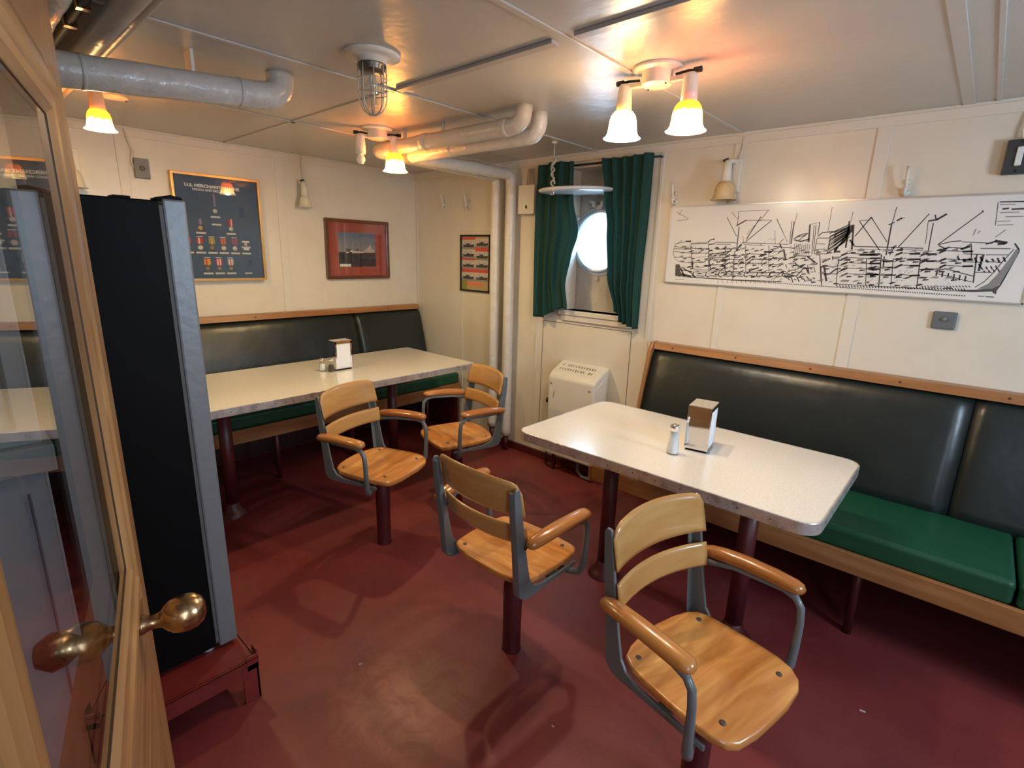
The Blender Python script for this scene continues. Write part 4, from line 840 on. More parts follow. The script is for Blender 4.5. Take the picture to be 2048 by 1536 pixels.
flat_back('green_patch', mat('print olive', (0.24, 0.26, 0.06), 0.6), [rc(0, .2, .83, 1)], -0.0084, fp)
flat_back('title_block', mat('print salmon', (0.72, 0.20, 0.12), 0.6), [rc(.2, .78, .855, .92)], -0.0086, fp)
cells = [(0, .49, .06, .23), (.5, 1, .035, .20), (0, .49, .235, .405), (.5, 1, .27, .43), (0, .49, .44, .60), (.5, 1, .435, .60), (0, .49, .67, .83), (.5, 1, .67, .83)]
for i, c in enumerate(cells):
    flat_back('photo', mat('photo grey sky', (0.52, 0.49, 0.44), 0.5), [rc(*c)], -0.0086, fp)
    u0, u1, v0, v1 = c; W = u1 - u0; Hh = v1 - v0; s = random.uniform(-.06, .06)
    def q(a, b_): return Q(u0 + W * a, v0 + Hh * b_)
    flat_back('photo_sea', mat('photo grey sea', (0.27, 0.26, 0.25), 0.5), [[q(0, .72), q(1, .72), q(1, 1), q(0, 1)]], -0.0088, fp)
    flat_back('photo_ship', mat('photo dark ship', (0.055, 0.05, 0.05), 0.5), [[q(.06, .50), q(.3, .55 + s), q(.42, .36 + s), q(.58, .38 + s), q(.62, .54), q(.96, .48), q(.88, .80), q(.14, .80)], [q(.30, .12), q(.32, .12), q(.33, .55), q(.30, .55)], [q(.68, .15), q(.70, .15), q(.70, .55), q(.68, .55)]], -0.0090, fp)

# long framed cutaway drawing of a cargo ship
sd_ = thing('ship_cutaway_drawing', 'long framed black and white cutaway drawing of a cargo ship over the right bench', 'picture')
A0, A1, B0, B1 = 2.360, 3.885, 1.362, 1.785
MB().box(A0, A1, -0.022, 0, B0, B0 + 0.006).box(A0, A1, -0.022, 0, B1 - 0.006, B1).box(A0, A0 + 0.006, -0.022, 0, B0, B1).box(A1 - 0.006, A1, -0.022, 0, B0, B1).build('frame', mat('pale metal frame', (0.60, 0.57, 0.54), 0.3, metal=0.5), sd_)
sheet = MB().box(A0 + 0.005, A1 - 0.005, -0.0165, -0.002, B0 + 0.005, B1 - 0.005).build('print', mat('white print', (0.74, 0.73, 0.70), 0.28, coat=0.4, coat_rough=0.15), sd_)
INK = mat('print ink', (0.035, 0.032, 0.04), 0.4, coat=0.4, coat_rough=0.15)
SHIP = [[2,0.0784,0.2343,0.0447,0.2137,0.0339,0.1854,0.0373,0.1545,0.0515,0.1291,0.078,0.117],[3,0.0391,0.2136,0.1035,0.2294],[9,0.1035,0.2294,0.1305,0.2296],[2,0.1317,0.2196,0.2206,0.2253,0.2637,0.2474],[4,0.1323,0.2146,0.2212,0.2204],[5,0.2263,0.2204,0.2396,0.2376,0.2618,0.2425],[6,0.2324,0.2131,0.2674,0.2183],[3,0.2665,0.2256,0.3604,0.2249,0.3849,0.2218],[3,0.2727,0.216,0.352,0.2153],[3,0.4083,0.2244,0.5236,0.2217,0.6328,0.2182],[2,0.419,0.2151,0.525,0.2116],[3,0.0349,0.2008,0.135,0.192],[3,0.0364,0.188,0.1356,0.187],[3,0.0381,0.1726,0.1379,0.1669],[3,0.0416,0.1417,0.1409,0.1418],[3,0.1403,0.1921,0.2351,0.1911],[3,0.1436,0.1645,0.2327,0.1689,0.2558,0.189],[4,0.1493,0.1167,0.2181,0.1189,0.2511,0.1447,0.3263,0.1491],[2,0.173,0.1426,0.3296,0.1613],[2,0.1589,0.0815,0.326,0.1126],[5,0.1538,0.1244,0.1583,0.0866],[4,0.1332,0.2071,0.1562,0.0814],[2,0.1706,0.1626,0.1605,0.2024],[2,0.078,0.117,0.1496,0.1142],[12,0.0606,0.0983,0.0698,0.0415],[10,0.0745,0.0988,0.1148,0.0385],[14,0.0742,0.0521,0.1532,0.0378],[6,0.083,0.0733,0.1553,0.066],[6,0.0984,0.0842,0.1565,0.0559,0.1747,0.0389],[5,0.1535,0.0352,0.376,0.0318,0.6295,0.0364],[3,0.1556,0.0635,0.3707,0.073,0.6275,0.0798],[3,0.1648,0.0766,0.3403,0.079],[6,0.1666,0.0614,0.1623,0.0434,0.183,0.0367],[2,0.178,0.0558,0.2257,0.0565],[5,0.1848,0.0445,0.23,0.0431],[6,0.2393,0.0647,0.2353,0.0469,0.2553,0.0404],[2,0.2504,0.0592,0.2965,0.0598],[5,0.257,0.048,0.3007,0.0467],[6,0.3097,0.0678,0.3058,0.0504,0.3253,0.0439],[2,0.3204,0.0624,0.3651,0.063],[5,0.3269,0.0514,0.3692,0.0501],[6,0.3778,0.0709,0.3742,0.0537,0.3931,0.0474],[2,0.3882,0.0656,0.4315,0.0661],[5,0.3945,0.0547,0.4356,0.0533],[6,0.4437,0.0739,0.4403,0.0569,0.4587,0.0507],[2,0.4539,0.0686,0.4958,0.0691],[5,0.4601,0.0579,0.4999,0.0565],[6,0.5076,0.0767,0.5044,0.0601,0.5223,0.0539],[2,0.5175,0.0715,0.5582,0.072],[5,0.5236,0.061,0.5622,0.0596],[6,0.5696,0.0795,0.5666,0.0631,0.5839,0.057],[2,0.5792,0.0744,0.6186,0.0748],[5,0.5851,0.064,0.6226,0.0626],[6,0.6297,0.0822,0.6269,0.0661,0.6437,0.06],[2,0.6391,0.0771,0.6773,0.0776],[5,0.6449,0.0669,0.6812,0.0655],[2,0.3073,0.0231,0.3129,0.011],[2,0.3323,0.0245,0.3379,0.0125],[2,0.3571,0.0259,0.3626,0.0139],[2,0.3816,0.0273,0.387,0.0153],[2,0.4057,0.0286,0.4112,0.0167],[2,0.4297,0.0299,0.4351,0.0181],[2,0.4533,0.0312,0.4587,0.0195],[2,0.4767,0.0325,0.482,0.0209],[2,0.4998,0.0338,0.5051,0.0222],[2,0.5226,0.035,0.5279,0.0235],[2,0.5452,0.0363,0.5504,0.0248],[2,0.5675,0.0375,0.5727,0.0261],[2,0.5896,0.0388,0.5948,0.0274],[2,0.6115,0.04,0.6166,0.0287],[3,0.2384,0.1641,0.3293,0.1642],[6,0.2422,0.1543,0.2634,0.1695],[5,0.3008,0.1533,0.3256,0.1732],[3,0.2418,0.137,0.3327,0.1376],[6,0.2456,0.1272,0.2667,0.1426],[5,0.3042,0.1266,0.329,0.1467],[3,0.2455,0.1074,0.3364,0.1086],[6,0.2493,0.0976,0.2704,0.1132],[5,0.3079,0.0973,0.3328,0.1177],[3,0.2482,0.0851,0.3393,0.0868],[6,0.252,0.0753,0.2732,0.091],[5,0.3107,0.0753,0.3356,0.0959],[3,0.233,0.2082,0.2514,0.0677],[3,0.3299,0.1589,0.4265,0.1592],[6,0.3337,0.1493,0.3538,0.1642],[5,0.3994,0.1486,0.423,0.1681],[3,0.3328,0.1372,0.4294,0.138],[6,0.3365,0.1276,0.3566,0.1427],[5,0.4023,0.1272,0.4258,0.1469],[3,0.3353,0.1178,0.4319,0.1191],[6,0.339,0.1082,0.3592,0.1234],[5,0.4048,0.1082,0.4284,0.128],[3,0.3409,0.0741,0.4377,0.0765],[6,0.3446,0.0645,0.3648,0.08],[5,0.4105,0.0651,0.4341,0.0854],[3,0.3234,0.2093,0.3422,0.0718],[3,0.4347,0.1684,0.54,0.1688],[6,0.4383,0.1591,0.4573,0.1736],[5,0.5144,0.1586,0.5365,0.1775],[3,0.4382,0.1425,0.5435,0.1437],[6,0.4418,0.1332,0.4609,0.1479],[5,0.518,0.1332,0.5401,0.1523],[3,0.4411,0.1213,0.5465,0.123],[6,0.4447,0.112,0.4638,0.1268],[5,0.5209,0.1124,0.543,0.1317],[3,0.4472,0.0764,0.5527,0.0792],[6,0.4508,0.067,0.4699,0.0821],[5,0.5271,0.0682,0.5492,0.0879],[3,0.429,0.2105,0.4481,0.0764],[3,0.5466,0.1845,0.6165,0.184],[6,0.5501,0.1755,0.568,0.1895],[5,0.5921,0.1741,0.6131,0.1925],[3,0.5518,0.148,0.6218,0.1482],[6,0.5553,0.1389,0.5732,0.1532],[5,0.5973,0.1379,0.6184,0.1566],[3,0.5561,0.1182,0.6261,0.1189],[6,0.5596,0.1091,0.5775,0.1236],[5,0.6016,0.1084,0.6227,0.1274],[3,0.5616,0.0791,0.6317,0.0804],[6,0.5652,0.07,0.583,0.0847],[5,0.6072,0.0697,0.6283,0.089],[3,0.5428,0.2118,0.5622,0.0815],[5,0.2761,0.1893,0.3646,0.1931,0.3296,0.1613],[6,0.2741,0.1649,0.3565,0.181],[8,0.525,0.1796,0.5605,0.1803],[4,0.4754,0.1436,0.5661,0.1416],[5,0.4501,0.124,0.48,0.1437],[8,0.4649,0.0843,0.5089,0.1002],[3,0.4089,0.2197,0.4032,0.1914,0.3765,0.1767],[8,0.4048,0.2149,0.389,0.1911],[5,0.2403,0.1493,0.2585,0.0855],[5,0.3835,0.3037,0.3864,0.1816],[3,0.372,0.3825,0.374,0.3108],[7,0.3706,0.3109,0.4142,0.3365],[2,0.4142,0.3365,0.5383,0.3355],[3,0.3145,0.3539,0.3764,0.2571],[5,0.4851,0.3523,0.4292,0.2432],[3,0.5181,0.3849,0.4815,0.3299],[4,0.5386,0.3333,0.4265,0.2292],[2,0.3354,0.379,0.3684,0.3457],[2,0.5613,0.3417,0.6267,0.2306],[3,0.5641,0.3373,0.6011,0.2749],[1.5,0.561,0.284,0.5722,0.2212],[1.5,0.3729,0.3825,0.5229,0.3825],[2,0.4261,0.2663,0.4769,0.3299],[1.5,0.4086,0.2571,0.4183,0.2198],[4,0.3765,0.1767,0.3864,0.0275],[6,0.6442,0.3249,0.6449,0.2219],[3,0.6335,0.3272,0.6386,0.2218],[2,0.6514,0.3679,0.6487,0.3226],[9,0.716,0.3087,0.7218,0.2313],[2,0.7137,0.3109,0.7557,0.3209],[3,0.734,0.3085,0.7445,0.1751],[3,0.7419,0.3084,0.7492,0.1969],[4,0.7557,0.3209,0.7564,0.2657],[2,0.7971,0.3885,0.7967,0.2825],[5,0.6542,0.244,0.684,0.2659,0.7118,0.2701],[7,0.659,0.2396,0.6889,0.2332,0.7239,0.2443],[5,0.6654,0.2528,0.701,0.2615],[4,0.6797,0.2397,0.7085,0.2658],[2,0.6617,0.222,0.6645,0.169],[2,0.6703,0.2199,0.6729,0.1691],[2,0.6789,0.2178,0.6812,0.1693],[2,0.6865,0.2223,0.6895,0.1695],[2,0.695,0.2202,0.6977,0.1697],[2,0.7035,0.2181,0.7059,0.1699],[2,0.711,0.2225,0.7141,0.1701],[2,0.7194,0.2204,0.7222,0.1703],[2,0.7278,0.2183,0.7303,0.1705],[4,0.666,0.1645,0.7402,0.1641],[4,0.5654,0.2076,0.6649,0.2,0.683,0.2179],[3,0.5761,0.1942,0.5995,0.2125],[6,0.5939,0.2214,0.6057,0.1991],[4,0.6271,0.1411,0.6785,0.1648],[9,0.6301,0.1502,0.6149,0.1948],[5,0.6665,0.1333,0.6888,0.1518],[9,0.7284,0.1617,0.7738,0.128],[6,0.6755,0.1291,0.7078,0.108,0.7216,0.1262],[7,0.7167,0.1039,0.7566,0.1099],[9,0.733,0.1046,0.7445,0.0829],[5,0.6321,0.0777,0.6932,0.067,0.7167,0.1039],[5,0.6374,0.0711,0.6491,0.0557],[3,0.634,0.1232,0.6435,0.1055],[5,0.6543,0.0551,0.665,0.0461],[3,0.652,0.0999,0.6606,0.0876],[5,0.6672,0.0662,0.6809,0.0365],[3,0.6639,0.1171,0.6723,0.1057],[5,0.6839,0.0503,0.6933,0.0495],[3,0.6816,0.094,0.6892,0.088],[5,0.6966,0.0614,0.709,0.0399],[3,0.6933,0.111,0.7007,0.1059],[5,0.7091,0.0723,0.7212,0.0527],[3,0.7109,0.0881,0.7174,0.0883],[5,0.7255,0.0566,0.7366,0.0433],[3,0.7223,0.105,0.7287,0.1061],[5,0.7379,0.0675,0.7486,0.056],[3,0.7337,0.1218,0.7452,0.0887],[5,0.7541,0.0518,0.7639,0.0466],[3,0.751,0.0991,0.7563,0.1064],[5,0.7663,0.0627,0.7757,0.0592],[3,0.7621,0.1158,0.7727,0.089],[4,0.7631,0.1712,0.779,0.1716,0.8091,0.0289],[4,0.7551,0.2487,0.8212,0.2488,0.8338,0.2656],[5,0.7577,0.2572,0.7747,0.2742,0.8166,0.2782],[3,0.7591,0.223,0.7947,0.2212],[3,0.7631,0.1972,0.7984,0.1977],[3,0.7558,0.2444,0.7545,0.1754,0.8095,0.1766],[5,0.8104,0.2446,0.8095,0.1766],[5,0.8127,0.1809,0.8904,0.2573],[5,0.8115,0.1988,0.8886,0.268],[5,0.8102,0.2166,0.8869,0.2787],[5,0.8089,0.2344,0.8852,0.2893],[5,0.8077,0.2522,0.8834,0.3],[5,0.8064,0.2698,0.8817,0.3106],[3,0.8178,0.1981,0.889,0.2655],[3,0.8154,0.2129,0.8876,0.2745],[3,0.8131,0.2277,0.8861,0.2836],[3,0.8107,0.2425,0.8846,0.2926],[3,0.8084,0.2572,0.8831,0.3016],[3,0.7952,0.1179,0.8574,0.1181,0.8653,0.1397],[8,0.7961,0.1375,0.8245,0.1555],[7,0.8321,0.0826,0.8587,0.1096],[3,0.8003,0.0855,0.8665,0.0851],[10,0.808,0.1119,0.8253,0.0518],[6,0.7923,0.1113,0.8045,0.0462],[4,0.8621,0.0883,0.8919,0.1152],[7,0.8347,0.1643,0.8367,0.1516],[6,0.8325,0.2152,0.8964,0.2819],[6,0.8306,0.227,0.8956,0.2868],[6,0.8288,0.2388,0.8948,0.2917],[6,0.8269,0.2505,0.894,0.2966],[6,0.825,0.2623,0.8932,0.3015],[6,0.8231,0.274,0.8924,0.3064],[4,0.8352,0.1983,0.8848,0.2407],[4,0.8359,0.1941,0.8834,0.249],[4,0.8365,0.1899,0.8821,0.2573],[4,0.8372,0.1857,0.8807,0.2655],[4,0.8379,0.1814,0.8794,0.2738],[8,0.8769,0.323,0.8809,0.2074],[9,0.8961,0.3064,0.9063,0.1995],[8,0.8922,0.2408,0.9127,0.2161],[2,0.8846,0.3654,0.8824,0.3229],[5,0.9584,0.3395,0.9096,0.2573],[5,0.9584,0.3395,0.9654,0.3294],[3,0.9629,0.3334,1.0351,0.2335],[2,0.9145,0.3263,0.9569,0.3276],[4,0.917,0.3223,1.0138,0.1972],[6,1.0391,0.3084,1.0413,0.1776],[3,1.0451,0.38,1.0408,0.3084],[5,1.0293,0.3066,1.0479,0.3161],[8,1.0565,0.3237,1.0714,0.3331],[2,1.0714,0.3331,1.0826,0.3348],[4,1.163,0.348,1.0796,0.2102],[4,1.1838,0.3101,1.187,0.1887],[2,1.1653,0.3179,1.1723,0.2268],[7,1.1666,0.3198,1.1934,0.3249],[9,1.1934,0.3249,1.22,0.3458],[5,1.1839,0.3437,1.1904,0.325],[4,1.3343,0.3541,1.215,0.2234],[3,1.3309,0.3578,1.3354,0.3513],[4,0.9152,0.212,1.0629,0.21,1.1678,0.2076],[2,0.9172,0.1997,1.0511,0.1998],[2,1.0776,0.2023,1.1694,0.1991],[6,1.0568,0.2059,1.0715,0.218],[5,1.0549,0.1779,1.0662,0.21],[3,0.8633,0.1651,0.8946,0.1805,1.0207,0.1771],[8,0.8698,0.1716,0.8905,0.1825],[9,0.9819,0.1783,1.0167,0.1803],[3,0.8664,0.1461,0.8976,0.1617,1.0237,0.159],[8,0.8729,0.1526,0.8936,0.1637],[9,0.985,0.16,1.0197,0.1621],[3,0.8701,0.1228,0.9014,0.1387,1.0275,0.1368],[8,0.8766,0.1295,0.8973,0.1407],[9,0.9888,0.1375,1.0235,0.1399],[3,0.8742,0.0974,0.9054,0.1136,1.0317,0.1125],[8,0.8807,0.1041,0.9014,0.1155],[9,0.9929,0.1129,1.0276,0.1156],[3,0.8783,0.0719,0.9095,0.0884,1.0358,0.0881],[8,0.8848,0.0787,0.9055,0.0903],[9,0.997,0.0883,1.0318,0.0912],[3,0.9817,0.1373,1.0109,0.1525,1.0735,0.1484],[8,0.9878,0.1436,1.0071,0.1545],[9,1.0358,0.1492,1.0696,0.1515],[3,0.9865,0.1085,1.0157,0.1241,1.0783,0.1204],[8,0.9926,0.115,1.0119,0.126],[9,1.0406,0.121,1.0744,0.1235],[3,0.992,0.0756,1.0212,0.0915,1.0839,0.0884],[8,0.9981,0.0821,1.0174,0.0934],[9,1.0461,0.0886,1.0799,0.0914],[3,1.0727,0.1724,1.1003,0.1869,1.1628,0.1823],[8,1.0784,0.1785,1.0966,0.1888],[9,1.1271,0.1835,1.1591,0.1854],[3,1.0769,0.1485,1.1044,0.1632,1.1669,0.1591],[8,1.0825,0.1547,1.1007,0.1651],[9,1.1312,0.1601,1.1632,0.1621],[3,1.0817,0.1206,1.1092,0.1356,1.1718,0.132],[8,1.0874,0.1268,1.1056,0.1375],[9,1.1361,0.1326,1.168,0.135],[3,1.089,0.0785,1.1165,0.094,1.1791,0.0911],[8,1.0946,0.0849,1.1128,0.0958],[9,1.1434,0.0913,1.1753,0.094],[3,1.1613,0.1726,1.1874,0.1867,1.2195,0.1817],[8,1.1667,0.1786,1.1839,0.1886],[9,1.1849,0.1828,1.2158,0.1847],[3,1.1665,0.1435,1.1925,0.1579,1.2246,0.1532],[8,1.1718,0.1495,1.1891,0.1598],[9,1.1901,0.154,1.221,0.1561],[3,1.1728,0.1085,1.1988,0.1233,1.2309,0.1188],[8,1.1781,0.1146,1.1953,0.1251],[9,1.1963,0.1193,1.2272,0.1217],[3,1.2218,0.1856,1.2468,0.1993,1.3332,0.1954],[8,1.2269,0.1914,1.2435,0.2012],[9,1.301,0.1966,1.3298,0.1982],[3,1.2281,0.1513,1.253,0.1654,1.3394,0.1623],[8,1.2332,0.1572,1.2497,0.1672],[9,1.3072,0.1632,1.336,0.1652],[3,1.2329,0.1246,1.2579,0.139,1.3443,0.1365],[8,1.238,0.1306,1.2545,0.1408],[9,1.3121,0.1372,1.3409,0.1394],[12,0.9431,0.1754,1.0103,0.1769],[3,0.9708,0.1596,0.9872,0.0398],[3,1.0711,0.1623,1.081,0.0455],[4,1.1659,0.1649,1.1754,0.0393],[5,1.0241,0.1772,1.0372,0.0387],[6,1.0358,0.1694,1.0399,0.125],[3,0.8596,0.165,0.8693,0.0326],[3,0.8683,0.039,0.9801,0.0393,1.1657,0.0387,1.268,0.0336,1.3618,0.0438],[4,0.8711,0.0332,0.8768,0.0262],[4,0.8833,0.0336,0.889,0.0266],[4,0.8954,0.0339,0.9011,0.027],[4,0.9074,0.0343,0.9131,0.0274],[4,0.9194,0.0346,0.925,0.0277],[4,0.9313,0.035,0.9369,0.0281],[4,0.9431,0.0353,0.9486,0.0285],[4,0.9548,0.0357,0.9603,0.0288],[4,0.9665,0.036,0.972,0.0292],[4,0.978,0.0364,0.9835,0.0295],[4,0.9895,0.0367,0.995,0.0299],[4,1.001,0.037,1.0064,0.0303],[4,1.0123,0.0374,1.0177,0.0306],[4,1.0236,0.0377,1.029,0.031],[4,1.0348,0.038,1.0402,0.0313],[4,1.046,0.0383,1.0513,0.0317],[4,1.0571,0.0387,1.0624,0.032],[4,1.0681,0.039,1.0734,0.0323],[4,1.079,0.0393,1.0843,0.0327],[4,1.0899,0.0396,1.0951,0.033],[4,1.1007,0.0399,1.1059,0.0334],[4,1.1115,0.0403,1.1166,0.0337],[4,1.1221,0.0406,1.1273,0.034],[4,1.1328,0.0409,1.1379,0.0343],[4,1.1433,0.0412,1.1484,0.0347],[4,1.1538,0.0415,1.1589,0.035],[4,1.1642,0.0418,1.1693,0.0353],[4,1.1746,0.0421,1.1796,0.0356],[4,1.1849,0.0424,1.1899,0.036],[4,1.1951,0.0427,1.2001,0.0363],[4,1.2053,0.043,1.2102,0.0366],[4,1.2154,0.0433,1.2203,0.0369],[4,1.2254,0.0436,1.2304,0.0372],[4,1.2354,0.0439,1.2403,0.0375],[4,1.2454,0.0442,1.2502,0.0378],[4,1.2552,0.0445,1.2601,0.0382],[4,1.2651,0.0447,1.2699,0.0385],[4,1.2748,0.045,1.2796,0.0388],[4,1.2845,0.0453,1.2893,0.0391],[4,1.2942,0.0456,1.299,0.0394],[4,1.3038,0.0459,1.3085,0.0397],[4,1.3133,0.0461,1.3181,0.04],[4,1.3228,0.0464,1.3275,0.0402],[4,1.3322,0.0467,1.3369,0.0405],[3,1.1896,0.0502,1.1957,0.0446],[3,1.2004,0.0508,1.2065,0.0453],[3,1.2111,0.0515,1.2171,0.046],[3,1.2217,0.0521,1.2277,0.0466],[3,1.2323,0.0528,1.2383,0.0473],[3,1.2428,0.0534,1.2487,0.048],[3,1.2532,0.0541,1.2591,0.0486],[3,1.2635,0.0547,1.2695,0.0493],[3,1.2739,0.0554,1.2797,0.0499],[3,1.2841,0.056,1.2899,0.0506],[3,1.2943,0.0566,1.3001,0.0512],[3,1.3044,0.0572,1.3102,0.0519],[3,1.3144,0.0579,1.3202,0.0525],[3,1.3244,0.0585,1.3301,0.0531],[3,1.3343,0.0591,1.34,0.0537],[3,1.3442,0.0597,1.3499,0.0544],[4,1.215,0.2234,1.261,0.237,1.2872,0.239],[5,1.2187,0.2197,1.2458,0.205],[3,1.2909,0.2353,1.383,0.2306,1.3975,0.2414],[12,1.3925,0.2389,1.4264,0.2327],[6,1.367,0.2268,1.3927,0.2378],[4,1.2565,0.2126,1.3015,0.2096,1.3213,0.2282],[8,1.2367,0.2048,1.2535,0.2126],[10,1.2934,0.2057,1.3176,0.2172],[3,1.3532,0.2103,1.4416,0.2099],[9,1.403,0.2272,1.4216,0.2292],[3,1.3057,0.1874,1.3634,0.1868],[3,1.3749,0.1853,1.4407,0.1868],[3,1.3086,0.1558,1.3636,0.1557],[3,1.3773,0.158,1.4273,0.1577],[3,1.3542,0.1146,1.4048,0.1169],[9,1.3665,0.1851,1.3642,0.1225],[5,1.3467,0.1846,1.3562,0.0736],[4,1.3219,0.2246,1.3323,0.1695],[7,1.2872,0.1758,1.2955,0.1629],[5,1.3593,0.1482,1.3657,0.1373],[7,1.3075,0.1647,1.3148,0.1571],[5,1.3693,0.1349,1.375,0.127],[7,1.3249,0.1686,1.3319,0.1625],[5,1.3792,0.1217,1.3843,0.1167],[7,1.3421,0.1724,1.3508,0.1568],[5,1.3835,0.1377,1.3895,0.1283],[7,1.3592,0.1761,1.3675,0.1621],[5,1.3933,0.1245,1.3987,0.1181],[7,1.3787,0.1653,1.3861,0.1564],[5,1.3975,0.1404,1.4038,0.1297],[7,1.3954,0.1691,1.4023,0.1617],[5,1.4073,0.1273,1.413,0.1195],[7,1.4118,0.1728,1.4205,0.1561],[5,1.4115,0.1431,1.4179,0.131],[7,1.4281,0.1765,1.4364,0.1613],[5,1.4212,0.13,1.4271,0.1208],[4,1.2258,0.1128,1.2573,0.1256,1.3206,0.1075,1.3513,0.0996],[3,1.2302,0.1052,1.3193,0.0829,1.3497,0.077],[6,1.2319,0.113,1.232,0.0956],[6,1.2516,0.11,1.2518,0.092],[6,1.271,0.1071,1.2715,0.0883],[6,1.2903,0.1042,1.2909,0.0848],[6,1.3093,0.1013,1.3101,0.0812],[6,1.3282,0.0984,1.3291,0.0777],[6,1.4511,0.2294,1.4638,0.212,1.4681,0.2033],[3,1.4526,0.2083,1.4293,0.1614,1.4103,0.1171,1.3895,0.0792,1.3654,0.0554],[0,1.4678,0.205,1.4648,0.1732,1.4564,0.1336,1.448,0.0935,1.4393,0.0674,1.4171,0.0531,1.3728,0.0464,1.3044,0.0342,1.3633,0.0356,1.4316,0.0429,1.442,0.0676,1.4506,0.1081,1.4615,0.1624,1.4705,0.198],[0,1.4188,0.0439,1.4343,0.0431,1.4337,0.032,1.4245,0.0362],[0,0.0547,0.1007,0.0739,0.104,0.087,0.0631,0.1093,0.0382,0.0819,0.0342,0.0589,0.0383],[5,1.3774,0.3877,1.4458,0.3869],[2,1.3794,0.3772,1.4247,0.3776],[7,1.3907,0.3612,1.4064,0.3627],[7,1.4177,0.3593,1.4511,0.3602],[2,1.3852,0.3474,1.441,0.3479],[2,1.4045,0.3312,1.4546,0.3321],[2,1.3835,0.3141,1.421,0.3156],[2,1.3862,0.3,1.4317,0.3015],[2,1.372,0.3879,1.3807,0.3001],[2,1.3896,0.2539,1.4141,0.2821],[2,1.3208,0.2611,1.3246,0.2864],[2,1.3337,0.2683,1.3388,0.2791],[3,1.3806,0.0206,1.4006,0.021],[4,1.4065,0.0199,1.429,0.0201],[2,0.0306,0.3876,0.1001,0.3513],[2,0.0433,0.3724,0.0618,0.4015],[2,0.0357,0.3426,0.1007,0.3463],[2,0.0612,0.0174,0.1171,0.0189]]
ink = MB(); solid = MB()
for s_ in SHIP:
    w_ = s_[0]; P = [Vector((s_[i], s_[i + 1])) for i in range(1, len(s_), 2)]
    if w_ == 0:
        solid.add([(2.365 + p.x, -0.0172, 1.365 + p.y) for p in P], [tuple(range(len(P)))]); continue
    hw = w_ * 0.00040 + 0.00025
    for p, q in zip(P, P[1:]):
        d = (q - p).normalized(); n_ = Vector((-d.y, d.x)) * hw; p2 = p - d * hw * 0.5; q2 = q + d * hw * 0.5
        ink.add([(2.365 + k.x, -0.0169, 1.365 + k.y) for k in (p2 - n_, q2 - n_, q2 + n_, p2 + n_)], [(0, 1, 2, 3)])
rs_ = random.Random(3)
def hull_top(u): return 0.212 - 0.012 * math.sin(min(1, u / 1.3) * PI) if u < 1.0 else 0.205 + 0.03 * (u - 1.0)
def hull_bot(u): return 0.052 - 0.022 * u + (0.02 if u < 0.12 else 0)
def inkq(pts, m_): m_.add([(2.365 + a, -0.01705, 1.365 + c) for a, c in pts], [tuple(range(len(pts)))])
tone = MB()
for i in range(26):
    u0 = 0.07 + i * 0.0475; wd = 0.0475
    for k in range(5):
        f_ = (k + 0.5) / 5; z0 = hull_bot(u0) + (hull_top(u0) - hull_bot(u0)) * f_ + rs_.uniform(-.006, .006)
        sl = rs_.choice((0.010, 0.014, 0.004)); hh = rs_.uniform(0.005, 0.013)
        inkq([(u0 + 0.002, z0), (u0 + sl + 0.01, z0 + hh), (u0 + wd * rs_.uniform(.5, .95), z0 + hh), (u0 + wd * rs_.uniform(.3, .8), z0)], ink if rs_.random() < .4 else tone)
        if rs_.random() < .6: inkq([(u0 + wd * .55, z0 - 0.010), (u0 + wd * .6, z0 - 0.002), (u0 + wd, z0 - 0.002), (u0 + wd, z0 - 0.006)], ink)
    for k in range(9):
        a, z0 = u0 + rs_.uniform(0, wd), rs_.uniform(hull_bot(u0), hull_top(u0)); l_ = rs_.uniform(0.003, 0.010)
        inkq([(a, z0), (a + 0.0012, z0 - 0.0006), (a + 0.0012 + l_ * .5, z0 + l_), (a + l_ * .5, z0 + l_)], ink)
for i in range(60):      # engine room and bridge shading
    a, z0 = rs_.uniform(0.50, 0.72), rs_.uniform(0.04, 0.26); l_ = rs_.uniform(0.006, 0.016); t_ = rs_.uniform(0.001, 0.004)
    inkq([(a, z0), (a + l_, z0 + l_ * .7), (a + l_, z0 + l_ * .7 + t_), (a, z0 + t_)], ink if rs_.random() < .5 else tone)
for i in range(150):     # keel ballast
    a = 0.10 + i * 0.0083; z0 = 0.034 - 0.018 * a / 1.3
    inkq([(a, z0), (a + 0.004, z0), (a + 0.005, z0 + 0.005), (a + 0.001, z0 + 0.005)], ink)
for p in [[[1.4589,0.2089],[1.4496,0.1797],[1.4573,0.1764],[1.4643,0.206]],[[1.4496,0.1797],[1.4369,0.1458],[1.4472,0.1414],[1.4573,0.1764]],[[1.4369,0.1458],[1.4207,0.1052],[1.4342,0.101],[1.4472,0.1414]],[[1.4207,0.1052],[1.4022,0.0711],[1.4187,0.0672],[1.4342,0.101]],[[1.4022,0.0711],[1.3746,0.0508],[1.3883,0.0486],[1.4187,0.0672]],[[1.4643,0.206],[1.4573,0.1764],[1.4648,0.1732],[1.4695,0.2033]],[[1.4573,0.1764],[1.4472,0.1414],[1.4571,0.1372],[1.4648,0.1732]],[[1.4472,0.1414],[1.4342,0.101],[1.4473,0.0971],[1.4571,0.1372]],[[1.4342,0.101],[1.4187,0.0672],[1.4346,0.0634],[1.4473,0.0971]],[[1.4187,0.0672],[1.3883,0.0486],[1.4014,0.0465],[1.4346,0.0634]]]: inkq([tuple(q) for q in p], tone)
i1 = tone.build('ink_tone', mat('print mid grey', (0.24, 0.23, 0.23), 0.4, coat=0.4), sd_, fix=False)
i2 = ink.build('ink_lines', INK, sd_, fix=False); i3 = solid.build('ink_bow', mat('print grey ink', (0.07, 0.068, 0.07), 0.4, coat=0.4), sd_, fix=False)
merge_into(sheet, [i1, i2, i3])

